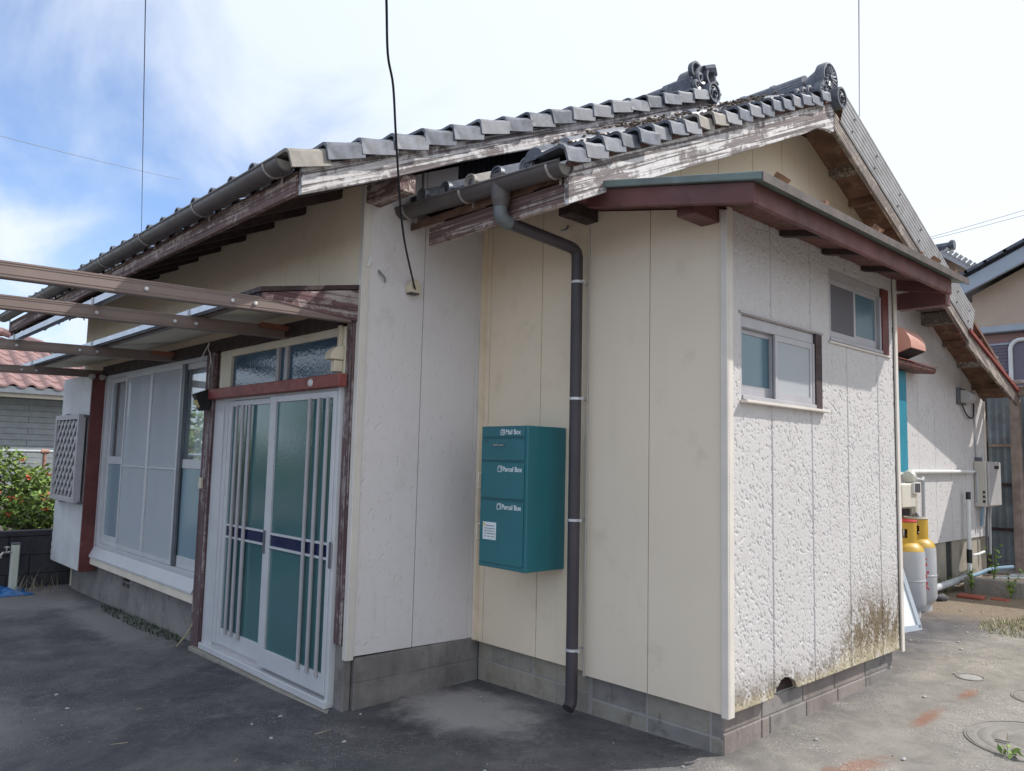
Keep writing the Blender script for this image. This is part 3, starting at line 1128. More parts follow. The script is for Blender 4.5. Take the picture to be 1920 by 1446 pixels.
# eave tiles: one mesh, one object each
def eave_tile_mesh(slope):
    m = MB()
    w, L, seg = 0.262, 0.28, 10
    vs, fs = [], []
    for i in range(seg + 1):
        u = i / seg
        h = tile_h(u * 0.999)
        x = w * u
        vs += [(x, 0, h), (x, L, h + L * slope - 0.012), (x, 0, h - 0.018), (x, 0.004, h - 0.034 if u > 0.36 else h - 0.018)]
    for i in range(seg):
        a, b = 4 * i, 4 * (i + 1)
        fs += [(a, b, b + 1, a + 1), (a, a + 2, b + 2, b), (a + 2, a + 3, b + 3, b + 2)]
    m.add(vs, fs)
    m.lathe([(0.0, 0.003), (0.020, 0.003), (0.024, -0.004), (0.034, -0.004), (0.038, -0.012), (0.046, -0.012), (0.048, 0.012), (0.0, 0.03)], (0.047, 0.0, 0.004), 14, 'y')
    me = m.mesh('eave_tile', (0, 0, 0), True)
    return me


emB = eave_tile_mesh(0.444)
emR = eave_tile_mesh(0.478)
for mm in (emB, emR):
    mm.materials.append(MATS['tile_dark'])
emPale = emR.copy(); emPale.materials.clear(); emPale.materials.append(MATS['tile_pale'])
emBeige = emR.copy(); emBeige.materials.clear(); emBeige.materials.append(MATS['tile_beige'])
nb = 24
for i in range(nb):
    x = -1.60 - 0.262 * (i + 1)
    if x < -7.97:
        break
    inst('eave_tile', emB, house, (x, -1.56, zb(-1.56) + 0.092 + random.uniform(-0.006, 0.006)), (0, random.uniform(-0.02, 0.02), random.uniform(-0.02, 0.02)))
for i, k in enumerate((emPale, emR, emBeige, emR, emPale)):
    x = -0.78 - 0.215 * i
    if x < XS: break
    inst('eave_tile', k, house, (x, -0.64, zr(-0.64) + 0.078 + 0.012 * i), (0, random.uniform(-0.05, 0.05), random.uniform(-0.05, 0.05)))


# verge tiles: L-shaped, each its own object
def verge_tile_mesh(L, flap, dy_slope, seed, lift, splay):
    rnd = random.Random(seed)
    prof = [(-0.20, 0.012), (-0.03, 0.016), (-0.008, 0.010), (0.004, -0.006), (0.006, -flap)]   # (x, z) outer, from roof side to flap foot
    inner = [(x - 0.013 if z < 0.012 else x, z - 0.014) if i < 3 else (x - 0.013, z if i == 4 else z - 0.006) for i, (x, z) in enumerate(prof)]
    loop = prof + inner[::-1]
    n = len(loop)
    m = MB()
    skew = rnd.uniform(-0.008, 0.008)
    vs = []
    for t, dz, dx in ((0.0, lift, splay), (0.5, 0.3 * lift - 0.012, splay * 0.45), (1.0, -0.022, 0.0)):
        for (x, z) in loop:
            k = z / flap
            yy = L * t + (-0.016 * k if t == 0 else 0.0) + skew * k
            vs.append((x + dx * (1 - k * 0.4), yy, z + L * t * dy_slope + dz))
    fs = [tuple(range(n))[::-1], tuple(range(2 * n, 3 * n))]
    for q in (0, n):
        fs += [(q + i, q + (i + 1) % n, q + n + (i + 1) % n, q + n + i) for i in range(n)]
    m.add(vs, fs)
    return m.mesh('verge_tile', (0, 0, 0), False)


vtB = {k: verge_tile_mesh(0.228, 0.080, 0.444, s, 0.014, 0.004) for s, k in enumerate(('tile_blue', 'tile_dark', 'tile_pale', 'tile_beige'))}
vtR = {k: verge_tile_mesh(0.180, 0.066, 0.46, s + 9, 0.026, 0.009) for s, k in enumerate(('tile_blue', 'tile_dark', 'tile_pale', 'tile_beige'))}
for d in (vtB, vtR):
    for k, me in d.items():
        me.materials.append(MATS[k])
kinds = ['tile_beige'] + random.choices(['tile_blue', 'tile_blue', 'tile_dark', 'tile_blue', 'tile_pale'], k=30)
y = -1.60
i = 0
while y < 1.86:
    inst('verge_tile', vtB[kinds[i]], house, (XBB + 0.042 + random.uniform(-0.003, 0.003), y, zb(y) + 0.075 + random.uniform(-0.004, 0.004)),
         (random.uniform(-0.04, 0.04), random.uniform(-0.05, 0.05), random.uniform(-0.035, 0.035)))
    y += 0.196
    i += 1
kinds = ['tile_blue', 'tile_pale', 'tile_blue', 'tile_dark', 'tile_blue', 'tile_pale', 'tile_blue', 'tile_pale', 'tile_beige', 'tile_beige', 'tile_pale'] + ['tile_blue', 'tile_pale', 'tile_blue', 'tile_blue'] * 6
y = -0.70
i = 0
while y < 2.02:
    inst('verge_tile', vtR[kinds[i]], house, (XBR + 0.038 + random.uniform(-0.007, 0.007), y, zr(y) + 0.075 + random.uniform(-0.008, 0.008)),
         (random.uniform(-0.07, 0.07), random.uniform(-0.06, 0.06), random.uniform(-0.05, 0.05)))
    y += 0.137
    i += 1

# cover tiles (round humps) behind the verge tiles of the rear roof, with dirt on them
rc = MB()
L = 0.27
vs, fs = [], []
for t in (0, 1):
    for k in range(9):
        a = PI * k / 8
        r = 0.062 - 0.006 * t
        vs.append((r * math.cos(a), L * t, r * math.sin(a) + L * t * 0.46))
fs = [(k, k + 1, 10 + k, 9 + k) for k in range(8)] + [tuple(range(9))[::-1], tuple(range(9, 18))]
rc.add(vs, fs)
rcm = rc.mesh('cover_tile', (0, 0, 0), True)
rcm.materials.append(MATS['tile_pale'])
rcd = rcm.copy(); rcd.materials.clear(); rcd.materials.append(MATS['tile_dark'])
y = -0.66
i = 0
while y < 1.9:
    inst('cover_tile', rcm if i % 3 else rcd, house, (XBR - 0.20 + random.uniform(-0.01, 0.01), y, zr(y) + 0.108 + random.uniform(-0.012, 0.012)),
         (random.uniform(-0.04, 0.04), 0, random.uniform(-0.06, 0.06)))
    y += 0.215
    i += 1
y = -1.5
while y < 1.9:
    inst('cover_tile', rcd, house, (XBB - 0.22, y, zb(y) + 0.07), (random.uniform(-0.03, 0.03), 0, random.uniform(-0.04, 0.04)))
    y += 0.236
m = MB()
rnd = random.Random(3)
for k in range(1500):
    y = rnd.uniform(-0.55, 1.75)
    if rnd.random() > 0.35 + 0.65 * max(0, math.sin(y * 5.0 + 1.0)):
        continue
    x = XBR - rnd.uniform(0.05, 0.36)
    s = rnd.uniform(0.006, 0.020)
    c = Vector((x, y, zr(y) + 0.105 + 0.060 * max(0, 1 - abs(x - (XBR - 0.20)) / 0.09) + rnd.uniform(0, 0.025)))
    pts = []
    for q in ((1, 0, 0), (-1, 0, 0), (0, 1, 0), (0, -1, 0), (0, 0, 1), (0, 0, -1)):
        pts.append(c + Vector(q) * s * rnd.uniform(0.6, 1.3) * (0.6 if q[2] else 1))
    m.add(pts, [(0, 2, 4), (2, 1, 4), (1, 3, 4), (3, 0, 4), (2, 0, 5), (1, 2, 5), (3, 1, 5), (0, 3, 5)])
o = m.build('roof_dirt', 'roof_dirt', house)
o['kind'] = 'stuff'


# bargeboards
def strip_prism(ys_, top, bot, x0, x1):
    poly = [(y, top(y)) for y in ys_] + [(y, bot(y)) for y in reversed(ys_)]
    return MB().prism(poly, 'x', x0, x1)


ysB = [-1.50, -1.0, -0.5, 0, 0.5, 1.0, 1.5, 2.05]
strip_prism(ysB, lambda y: zb(y) + 0.002, lambda y: zb(y) - 0.135 - 0.010 * math.sin((y + 1.5) * 4), XBB - 0.03, XBB).build('bargeboard', 'barge_wood', house, bevel=0.004)
ysB2 = [2.053, 3, 4, 5.6]
strip_prism(ysB2, lambda y: zb(y) + 0.002, lambda y: zb(y) - 0.14, XBB - 0.03, XBB).build('bargeboard', 'barge_back_wood', house, bevel=0.004)
strip_prism(ysB, lambda y: zb(y) + 0.034, lambda y: zb(y) + 0.004, XBB - 0.02, XBB + 0.012).build('verge_batten', 'dark_wood', house)
ysR = [-0.615, -0.35, -0.07, 0.3, 0.7, 1.0, 1.4, 1.75, 1.95, 2.10, 2.21]
BR = [(-0.61, 2.531), (-0.07, 2.785), (0.99, 3.262), (1.75, 3.61), (1.95, 3.715), (2.10, 3.755), (2.21, 3.765)]
strip_prism(ysR, lambda y: zr(y) + 0.002, lambda y: interp(BR, y), XBR - 0.03, XBR).build('bargeboard', 'barge_wood', house, bevel=0.004)
strip_prism(ysR, lambda y: zr(y) + 0.034, lambda y: zr(y) + 0.004, XBR - 0.02, XBR + 0.012).build('verge_batten', 'brown_wood', house)
# back slope of the rear gable: grey board, corrugated strip over it
zi = lambda y: 3.855 - 0.43 * (y - 2.294)
strip_prism([2.214, 2.6, 3.5, 4.5, 5.05], lambda y: zi(y) + 0.05, lambda y: zi(y) - 0.10, XBR - 0.03, XBR).build('bargeboard', 'barge_back_wood', house, bevel=0.004)
zl = lambda y: 2.68 - 0.30 * (y - 5.0)
strip_prism([5.053, 5.6, 6.2, 6.62], lambda y: zl(y) - 0.01, lambda y: zl(y) - 0.15, XBR - 0.03, XBR).build('bargeboard', 'barge_back_wood', house, bevel=0.004)
strip_prism([5.053, 5.6, 6.2, 6.62], lambda y: zl(y) + 0.03, lambda y: zl(y) - 0.005, XBR - 0.10, XBR + 0.02).build('verge_flashing', 'red_brown_paint', house)
m = MB()
N = 7
vs, fs = [], []
a, b = Vector((0, 2.30, 3.875)), Vector((0, 5.13, 2.640))
d = (b - a).normalized()
nrmv = Vector((0, -d.z, d.y))
if nrmv.z < 0: nrmv = -nrmv
for i in range(N * 2 + 1):
    x = XBR + 0.006 + (0.0065 if i % 2 else 0.0)
    off = nrmv * (0.272 * i / (N * 2))
    for p in (a, b):
        q = p + off
        vs.append((x, q.y, q.z))
for i in range(N * 2):
    fs.append((2 * i, 2 * i + 1, 2 * i + 3, 2 * i + 2))
m.add(vs, fs)
cs = m.build('corrugated_strip', 'sheet_steel', house)
so = cs.modifiers.new('solid', 'SOLIDIFY'); so.thickness = 0.002
nm = MB().lathe([(0.0, 0.012), (0.007, 0.009), (0.010, 0.0)], (0, 0, 0), 6, 'x').mesh('strip_nail')
nm.materials.append(MATS['alu_dark'])
for t in (0.06, 0.2, 0.36, 0.52, 0.68, 0.84, 0.95):
    for k in (0.06, 0.18):
        p = a.lerp(b, t) + nrmv * k
        inst('strip_nail', nm, cs, (XBR + 0.011, p.y, p.z))

# purlins and rafters under the verges
def box_part(name, mat, *a, parent=None, bevel=0.003, **k):
    return MB().box(*a).build(name, mat, parent or house, bevel=bevel, **k)


for (y, z, w, h) in ((2.98, 3.74, 0.11, 0.10), (4.84, 2.88, 0.13, 0.125), (4.98, 2.755, 0.13, 0.12), (5.98, 2.43, 0.12, 0.105)):
    box_part('purlin', 'barge_back_wood', XG + 0.001, XBR - 0.035 if y != 4.98 else XBR - 0.05, y, y + w, z, z + h)
for k in range(8):
    y = 3.35 + 0.44 * k
    if abs(y - 4.9) < 0.2 or abs(y - 6.0) < 0.12:
        continue
    box_part('rafter', 'soffit_wood', XG + 0.001, XBR - 0.035, y, y + 0.05, zrb(y) - 0.135, zrb(y) - 0.076)
# ridge purlin and eave purlin of the front wing
box_part('purlin', 'eave_wood', XS + 0.001, XBB - 0.035, YD - 0.005, YD + 0.10, 2.76, 2.865)
box_part('purlin', 'eave_wood', XS + 0.001, XBB - 0.035, 0.55, 0.65, zb(0.6) - 0.16, zb(0.6) - 0.06)
box_part('purlin', 'eave_wood', XS + 0.001, XBB - 0.035, 2.0, 2.1, 4.10, 4.21)
# front wing eave: fascia, second board, rafters
m = MB()
m.box(-7.95, XBB - 0.035, -1.515, -1.485, zb(-1.5) - 0.125, zb(-1.5) - 0.012)
m.build('fascia_board', 'eave_wood', house, bevel=0.003)
for k in range(15):
    x = -1.62 - 0.44 * k
    m = MB()
    m.beam((x, -1.48, zb(-1.48) - 0.085), (x, -0.86, zb(-0.86) - 0.085), 0.045, 0.06)
    m.build('rafter', 'dark_wood', house)
# weathered far end of the front wing eave
rnd = random.Random(11)
for k in range(5):
    x0 = -7.975 + 0.09 * k
    pts_b, yk = [], -1.49
    while yk < -0.75:
        pts_b.append((yk, zb(yk) - 0.09 - rnd.uniform(0.0, 0.12 - 0.018 * k)))
        yk += rnd.uniform(0.02, 0.06)
    poly = [(pts_b[0][0], zb(pts_b[0][0]) - 0.056)] + [(pts_b[-1][0], zb(pts_b[-1][0]) - 0.056)] + pts_b[::-1]
    MB().prism(poly, 'x', x0, x0 + 0.018).build('rotten_board', 'eave_wood' if k % 2 else 'dark_wood', house)
# rear wing eave fascia
m = MB()
m.box(XS + 0.19, XBR - 0.035, -0.595, -0.565, 2.545, 2.655)
m.build('fascia_board', 'eave_wood', house, bevel=0.003)
for k in range(3):
    x = -1.45 + 0.36 * k
    MB().beam((x, -0.56, zr(-0.56) - 0.085), (x, -0.01, zr(-0.01) - 0.085), 0.045, 0.06).build('rafter', 'dark_wood', house)
box_part('flashing', 'sheet_dark', XS + 0.002, XS + 0.05, -0.60, -0.18, 2.79, 2.875)


# gutters: half-round channels with brackets
def gutter(name, x0, z0, x1, z1, y, r, mat):
    m = MB()
    n = 12
    vs, fs = [], []
    for (x, z) in ((x0, z0), (x1, z1)):
        for rr in (r, r - 0.006):
            for k in range(n + 1):
                a = PI + PI * k / n
                vs.append((x, y + rr * math.cos(a), z + rr * math.sin(a)))
    s = n + 1
    for k in range(n):
        fs.append((k, k + 1, 2 * s + k + 1, 2 * s + k))
        fs.append((s + k, s + k + 1, 3 * s + k + 1, 3 * s + k))
    for e in (0, 2 * s):
        for k in range(n):
            fs.append((e + k, e + k + 1, e + s + k + 1, e + s + k))
    for k in (0, n):
        fs.append((k, 2 * s + k, 3 * s + k, s + k))
    m.add(vs, fs)
    # rolled lip
    m.tube([(x0, y - r, z0 + 0.002), (x1, y - r, z1 + 0.002)], 0.007, 6)
    g = m.build(name, mat, house, smooth=True)
    # end stops
    for (x, z, sg) in ((x0, z0, 1), (x1, z1, -1)):
        e = MB()
        poly = [(y + (r - 0.007) * math.cos(PI + PI * k / n), z + (r - 0.007) * math.sin(PI + PI * k / n)) for k in range(n + 1)]
        e.prism(poly, 'x', x + sg * 0.012, x + sg * 0.016)
        e.build('end_stop', 'tile_beige' if sg < 0 else mat, g)
    return g


def gutter_bracket(g, x, y, z, r):
    pts = [(x, y + (r + 0.003) * math.cos(PI + PI * k / 10), z + (r + 0.003) * math.sin(PI + PI * k / 10)) for k in range(0, 10)]
    m = MB()
    for i in range(len(pts) - 1):
        m.beam(pts[i], pts[i + 1], 0.014, 0.004, (Vector(pts[i]) + Vector(pts[i + 1])) / 2 - Vector((x, y, z)))
    m.beam((x, y - r, z + 0.005), (x, y + r, z + 0.012), 0.014, 0.003)
    m.box(x - 0.007, x + 0.007, y + r - 0.012, y + r - 0.006, z - 0.075, z - 0.01)
    m.build('gutter_bracket', 'bracket_metal', g)


gB = gutter('gutter', -7.95, 2.745, XBB - 0.02, 2.730, -1.575, 0.056, 'gutter_plastic')
for k in range(8):
    x = -1.55 - 0.9 * k
    gutter_bracket(gB, x, -1.575, 2.731 + (x + 1.42) * -0.0023, 0.056)
gR = gutter('gutter', XS + 0.004, 2.778, -0.455, 2.712, -0.652, 0.056, 'gutter_plastic')
for x in (-1.70, -1.18, -0.53):
    gutter_bracket(gR, x, -0.652, 2.712 + (x + 0.455) * -0.05, 0.056)
# downpipe with outlet box, elbow, sloping run and clips
m = MB()
cx, cy = -0.905, -0.652
for (z0, z1, w0, w1) in ((2.765, 2.64, 0.057, 0.048), (2.64, 2.60, 0.048, 0.036)):
    vs = []
    for (z, w) in ((z0, w0), (z1, w1)):
        for k in range(12):
            a = 2 * PI * k / 12
            vs.append((cx + w * math.cos(a), cy + w * 1.02 * math.sin(a), z))
    m.add(vs, [(k, (k + 1) % 12, 12 + (k + 1) % 12, 12 + k) for k in range(12)])
ob_ = m.build('gutter_outlet', 'gutter_plastic', house, smooth=True)
dp = MB().tube(catmull([(cx, cy, 2.62), (cx, cy, 2.57), (cx + 0.004, cy + 0.022, 2.542), (cx + 0.006, cy + 0.06, 2.532)], 5), 0.036, 14).build('pipe_elbow', 'gutter_grey', house, smooth=True)
pts = [(cx + 0.006, cy + 0.05, 2.534), (-0.888, -0.155, 2.500)]
pts += [(-0.8875, -0.118, 2.493), (-0.887, -0.098, 2.478), (-0.886, -0.09, 2.45), (-0.884, -0.088, 1.2), (-0.882, -0.088, 0.10), (-0.880, -0.095, 0.06), (-0.876, -0.12, 0.04)]
dpipe = MB().tube(pts, 0.0325, 16).build('downpipe', 'pipe_plastic', house, smooth=True)
for z in (2.31, 1.665, 1.012, 0.335):
    m = MB()
    m.lathe([(0.0330, -0.007), (0.0355, -0.007), (0.0355, 0.007), (0.0330, 0.007)], (-0.884, -0.088, z), 16)
    m.box(-0.848, -0.832, -0.094, -0.082, z - 0.007, z + 0.007)
    m.box(-0.888, -0.880, -0.052, 0.0, z - 0.005, z + 0.005)
    m.build('pipe_clip', 'clip_metal', dpipe)


# ridges and ornamental end tiles
def half_round(m, x0, x1, y, z, r, n=8):
    vs = []
    for x in (x0, x1):
        for k in range(n + 1):
            a = PI * k / n
            vs.append((x, y + r * math.cos(a), z + r * math.sin(a)))
    fs = [(k, k + 1, n + 2 + k, n + 1 + k) for k in range(n)] + [tuple(range(n + 1))[::-1], tuple(range(n + 1, 2 * n + 2))]
    m.add(vs, fs)


def ridge(x0, x1, y, z, sag):
    for k in range(3):
        m = MB()
        w = 0.17 - 0.03 * k
        m.box(x0, x1 - 0.06 - 0.02 * k, y - w, y + w, z + 0.035 * k, z + 0.035 * k + 0.026)
        m.build('ridge_course', 'tile_dark', house, bevel=0.006)
    x = x1 - 0.12
    k = 0
    m = MB()
    half_round(m, 0, 0.27, 0, 0, 0.075)
    m.lathe([(0.083, 0.0), (0.083, 0.03), (0.07, 0.03)], (0, 0, 0), 16, 'x')
    me = m.mesh('ridge_cap_tile', (0, 0, 0), True)
    me.materials.append(MATS['tile_dark'])
    while x > x0:
        inst('ridge_cap_tile', me, house, (x - 0.27, y, z + 0.108 + random.uniform(-0.004, 0.004)), (0, 0, random.uniform(-0.02, 0.02)))
        x -= 0.262
        k += 1


ridge(-7.9, XBB - 0.10, 2.05, 4.30, 0)
ridge(XS + 0.03, XBR - 0.08, 2.20, 4.085, 0)


def tomoe_disc(name, x, y, z, r, parent, mat='tile_dark'):
    """round verge end tile: rim, recessed face and a raised three-comma swirl"""
    m = MB()
    m.lathe([(r, -0.12), (r, 0.012), (r * 0.98, 0.018), (r * 0.80, 0.018), (r * 0.78, 0.006), (0.0, 0.006)], (x, y, z), 24, 'x')
    o = m.build(name, mat, parent, smooth=True)
    s = MB()
    for q in range(3):
        pts, rs = [], []
        for k in range(9):
            t = k / 8
            a = 2 * PI * q / 3 + t * 2.3
            rr = r * (0.20 + 0.42 * t)
            pts.append((x + 0.010, y + rr * math.cos(a), z + rr * math.sin(a)))
            rs.append(r * (0.19 * (1 - t) + 0.02))
        s.tube(pts, rs, 6)
    s.build('swirl_relief', mat, o, smooth=True)
    return o


# front wing end ornament (old, broken scrolls)
oy, oz = 2.05, 4.33
ox = XBB - 0.08
tomoe_disc('round_end_tile', XBB + 0.03, oy - 0.02, oz - 0.02, 0.085, house)
m = MB()
half_round(m, ox - 0.16, ox + 0.03, oy, oz + 0.09, 0.15, 10)
half_round(m, ox - 0.30, ox - 0.02, oy, oz + 0.06, 0.13, 10)
m.box(ox - 0.22, ox + 0.02, oy - 0.19, oy + 0.19, oz - 0.02, oz + 0.10)
orn = m.build('ridge_end_ornament', 'tile_dark', house, bevel=0.008, smooth=True)
s = MB()
for sg in (-1, 1):
    for (cyy, czz, r0, tr) in ((0.10, 0.10, 0.055, 2.4), (0.15, 0.03, 0.045, 2.2)):
        pts, rs = [], []
        for k in range(14):
            t = k / 13
            a = sg * (0.5 + t * tr * PI)
            rr = r0 * (1 - 0.72 * t)
            pts.append((ox + 0.04, oy + sg * cyy + rr * math.cos(a), oz + czz + rr * math.sin(a)))
            rs.append(0.020 - 0.008 * t)
        s.tube(pts, rs, 6)
s.tube([(ox + 0.03, oy - 0.03, oz + 0.20), (ox + 0.06, oy + 0.04, oz + 0.22), (ox + 0.05, oy + 0.10, oz + 0.19)], [0.035, 0.045, 0.025], 8)
s.build('scroll_relief', 'tile_blue', orn, smooth=True)
m = MB()
m.box(ox - 0.05, ox + 0.02, oy + 0.14, oy + 0.155, oz + 0.12, oz + 0.19)
m.lathe([(0.055, 0.0), (0.075, 0.01), (0.078, 0.05), (0.06, 0.05), (0.04, 0.02), (0.0, 0.02)], (ox - 0.03, oy - 0.11, oz + 0.17), 14, 'x')
m.lathe([(0.04, 0.0), (0.07, 0.01), (0.07, 0.05), (0.05, 0.05), (0.03, 0.02), (0.0, 0.02)], (ox + 0.02, oy + 0.02, oz + 0.14), 14, 'x')
m.build('broken_scroll', 'tile_dark', orn, smooth=True)
# loose cap tiles stepping up to it
m = MB()
for (dx, dz, r) in ((-0.42, 0.10, 0.06), (-0.62, 0.085, 0.055), (-0.22, 0.10, 0.07)):
    half_round(m, ox + dx - 0.12, ox + dx + 0.06, oy - 0.03, oz + dz + 0.02, r, 8)
m.build('ridge_cap_tile', 'tile_blue', house, smooth=True)

# rear wing end ornament: fan shaped plate with a chrysanthemum ring and cloud scrolls
oy, oz = 2.20, 4.05
ox = XBR - 0.03
tomoe_disc('round_end_tile', XBR + 0.04, oy + 0.03, oz - 0.03, 0.080, house)
m = MB()
fan = []
for k in range(15):
    a = PI * (-0.12 + 1.24 * k / 14)
    fan.append((oy + 0.125 * math.cos(a), oz + 0.125 + 0.125 * math.sin(a)))
fan += [(oy - 0.15, oz + 0.03), (oy - 0.16, oz - 0.03), (oy + 0.16, oz - 0.03), (oy + 0.15, oz + 0.03)]
m.prism(fan, 'x', ox - 0.05, ox + 0.01)
# body swept back into the ridge
for (xa, xb, ra, rb, za, zb_) in ((ox - 0.05, ox - 0.26, 0.115, 0.075, 0.11, 0.045), (ox - 0.26, ox - 0.62, 0.075, 0.05, 0.045, 0.02)):
    vs = []
    for (x, r, dz) in ((xa, ra, za), (xb, rb, zb_)):
        for k in range(11):
            a = PI * k / 10
            vs.append((x, oy + r * math.cos(a), oz + dz + r * math.sin(a)))
        vs.append((x, oy - r, oz - 0.04)); vs.append((x, oy + r, oz - 0.04))
    m.add(vs, [(k, (k + 1) % 13, 13 + (k + 1) % 13, 13 + k) for k in range(13)])
orn = m.build('ridge_end_ornament', 'tile_dark', house, bevel=0.006, smooth=True)
s = MB()
for k in range(16):
    a = 2 * PI * k / 16
    s.tube([(ox + 0.012, oy + 0.035 * math.cos(a), oz + 0.135 + 0.035 * math.sin(a)), (ox + 0.014, oy + 0.085 * math.cos(a), oz + 0.135 + 0.085 * math.sin(a))], [0.007, 0.011], 5)
pts = [(ox + 0.012, oy + 0.108 * math.cos(PI * (-0.1 + 1.2 * k / 20)), oz + 0.13 + 0.108 * math.sin(PI * (-0.1 + 1.2 * k / 20))) for k in range(21)]
s.tube(pts, 0.010, 6)
for sg in (-1, 1):
    for (cyy, czz, r0) in ((0.10, 0.02, 0.038), (0.145, -0.01, 0.028), (0.05, 0.005, 0.03)):
        pts, rs = [], []
        for k in range(12):
            t = k / 11
            a = sg * (0.4 + t * 2.2 * PI)
            rr = r0 * (1 - 0.7 * t)
            pts.append((ox + 0.016, oy + sg * cyy + rr * math.cos(a), oz + czz + rr * math.sin(a)))
            rs.append(0.011 - 0.004 * t)
        s.tube(pts, rs, 5)
s.lathe([(0.0, 0.02), (0.018, 0.016), (0.02, 0.0)], (ox + 0.01, oy, oz + 0.135), 10, 'x')
s.build('scroll_relief', 'tile_blue', orn, smooth=True)
# cloud scroll lying on the front slope next to the ornament
s = MB()
for (yy_, r0) in ((1.93, 0.04), (1.84, 0.034), (1.75, 0.028)):
    pts, rs = [], []
    for k in range(12):
        t = k / 11
        a = 0.3 + t * 2.0 * PI
        rr = r0 * (1 - 0.65 * t)
        pts.append((XBR - 0.05, yy_ + rr * math.cos(a), zr(yy_) + 0.125 + rr * math.sin(a)))
        rs.append(0.016 - 0.006 * t)
    s.tube(pts, rs, 6)
s.build('cloud_scroll', 'tile_blue', orn, smooth=True)
MB().prism([(1.62, zr(1.62) + 0.08), (2.12, zr(2.12) + 0.08), (2.12, zr(2.12) + 0.15), (1.9, zr(1.9) + 0.14)], 'x', XBR - 0.16, XBR - 0.07).build('scroll_base', 'tile_dark', orn)

# ---- annex roof
def za(x):
    return 2.548 - 0.205 * (x - 0.34)


m = MB()
xa, xb = XG + 0.012, 0.385
m.prism([(xa, za(xa)), (xb, za(xb)), (xb, za(xb) - 0.035), (xa, za(xa) - 0.035)], 'y', -0.362, 2.185)
m.build('annex_roof_sheet', 'roof_sheet', house, bevel=0.003)
for yk in (0.25, 0.85, 1.45, 2.0):
    MB().beam((xa, yk, za(xa) + 0.012), (xb - 0.01, yk, za(xb) + 0.012), 0.03, 0.024).build('roof_seam', 'rusty_sheet', house)
m = MB()
m.prism([(-0.60, za(-0.60) - 0.037), (0.335, za(0.335) - 0.037), (0.335, za(0.335) - 0.130), (-0.60, za(-0.60) - 0.130)], 'y', -0.338, -0.312)
m.build('fascia_board', 'fascia_red', house, bevel=0.003)
MB().box(0.386, 0.391, -0.364, 2.187, za(0.385) - 0.044, za(0.385) - 0.004).build('drip_edge', 'drip_dark', house)
m = MB()
m.box(0.309, 0.335, -0.311, 2.04, za(0.335) - 0.130, za(0.335) - 0.037)
m.build('fascia_board', 'fascia_red', house, bevel=0.003)
m = MB()
m.prism([(-0.62, za(-0.62) - 0.037), (0.308, za(0.308) - 0.037), (0.308, za(0.308) - 0.130), (-0.0, za(0.0) - 0.130)], 'y', 2.016, 2.04)
m.build('fascia_board', 'fascia_red', house, bevel=0.003)
m = MB()
m.prism([(XG + 0.02, za(XG) - 0.07), (0.305, za(0.305) - 0.06), (0.305, za(0.305) - 0.045), (XG + 0.02, za(XG) - 0.055)], 'y', -0.31, 2.012)
m.build('soffit_board', 'brown_wood', house)
for yk in (0.50, 0.98, 1.50):
    m = MB()
    m.prism([(0.0015, za(0.0) - 0.092), (0.306, za(0.306) - 0.092), (0.306, za(0.306) - 0.061), (0.0015, za(0.0) - 0.061)], 'y', yk, yk + 0.05)
    m.build('rafter', 'dark_wood', house)
m = MB()
m.box(-0.135, -0.034, -0.225, -0.0145, 2.485, 2.57)
m.build('bracket_beam', 'fascia_red', house, bevel=0.004)
m = MB()
m.box(-0.890, -0.80, -0.245, -0.0145, 2.650, 2.76)
m.build('bracket_beam', 'dark_wood', house, bevel=0.004)
m = MB()
m.box(0.0, 0.30, 2.045, 2.12, 2.36, 2.47)
m.build('bracket_beam', 'fascia_red', house, bevel=0.004)
# bent sheet-metal snow tabs on the annex roof
tab = MB()
tab.add([(0, 0, 0), (0.05, 0.0, 0.055), (0.0, 0.11, 0.0), (0.05, 0.13, 0.05), (0.002, 0.02, 0.0), (0.052, 0.05, 0.053)], [(0, 1, 5, 4), (4, 5, 3, 2)])
tabm = tab.mesh('roof_tab', (0, 0, 0))
tabm.materials.append(MATS['rusty_sheet'])
for yk in (-0.12, 0.92, 1.78):
    o = inst('roof_tab', tabm, house, (0.27, yk, za(0.27) + 0.002))
    sm = o.modifiers.new('s', 'SOLIDIFY'); sm.thickness = 0.003

# ---- canopy over door and window
def zc(y):
    return 2.292 + 0.185 * (y - YD)


m = MB()
m.prism([(YD - 0.001, zc(YD)), (-1.50, zc(-1.5)), (-1.50, zc(-1.5) - 0.026), (YD - 0.001, zc(YD) - 0.026)], 'x', -7.30, -1.787)
m.build('canopy_roof_sheet', 'dark_wood', house, bevel=0.002)
m = MB()
m.prism([(YD - 0.001, zc(YD) - 0.03), (-1.485, zc(-1.485) - 0.03), (-1.485, 2.128), (-1.30, 2.112), (YD - 0.001, 2.080)], 'x', -1.812, -1.792)
m.build('canopy_end_board', 'end_wood', house)
m = MB()
m.box(-7.28, -1.815, -1.49, -1.465, 2.135, zc(-1.49) - 0.028)
m.build('canopy_fascia', 'dark_wood', house)
for k in range(6):
    x1 = -1.82 - 0.91 * k
    x0 = max(-7.28, x1 - 0.906)
    m = MB()
    m.prism([(-1.462, 2.142), (-0.94, 2.222), (-0.94, 2.214), (-1.462, 2.134)], 'x', x0, x1)
    m.build('soffit_panel', 'soffit_cream', house)
MB().box(-6.41, -1.92, YD - 0.055, YD - 0.004, 2.066, 2.150).build('lintel_beam', 'dark_wood', house, bevel=0.003)

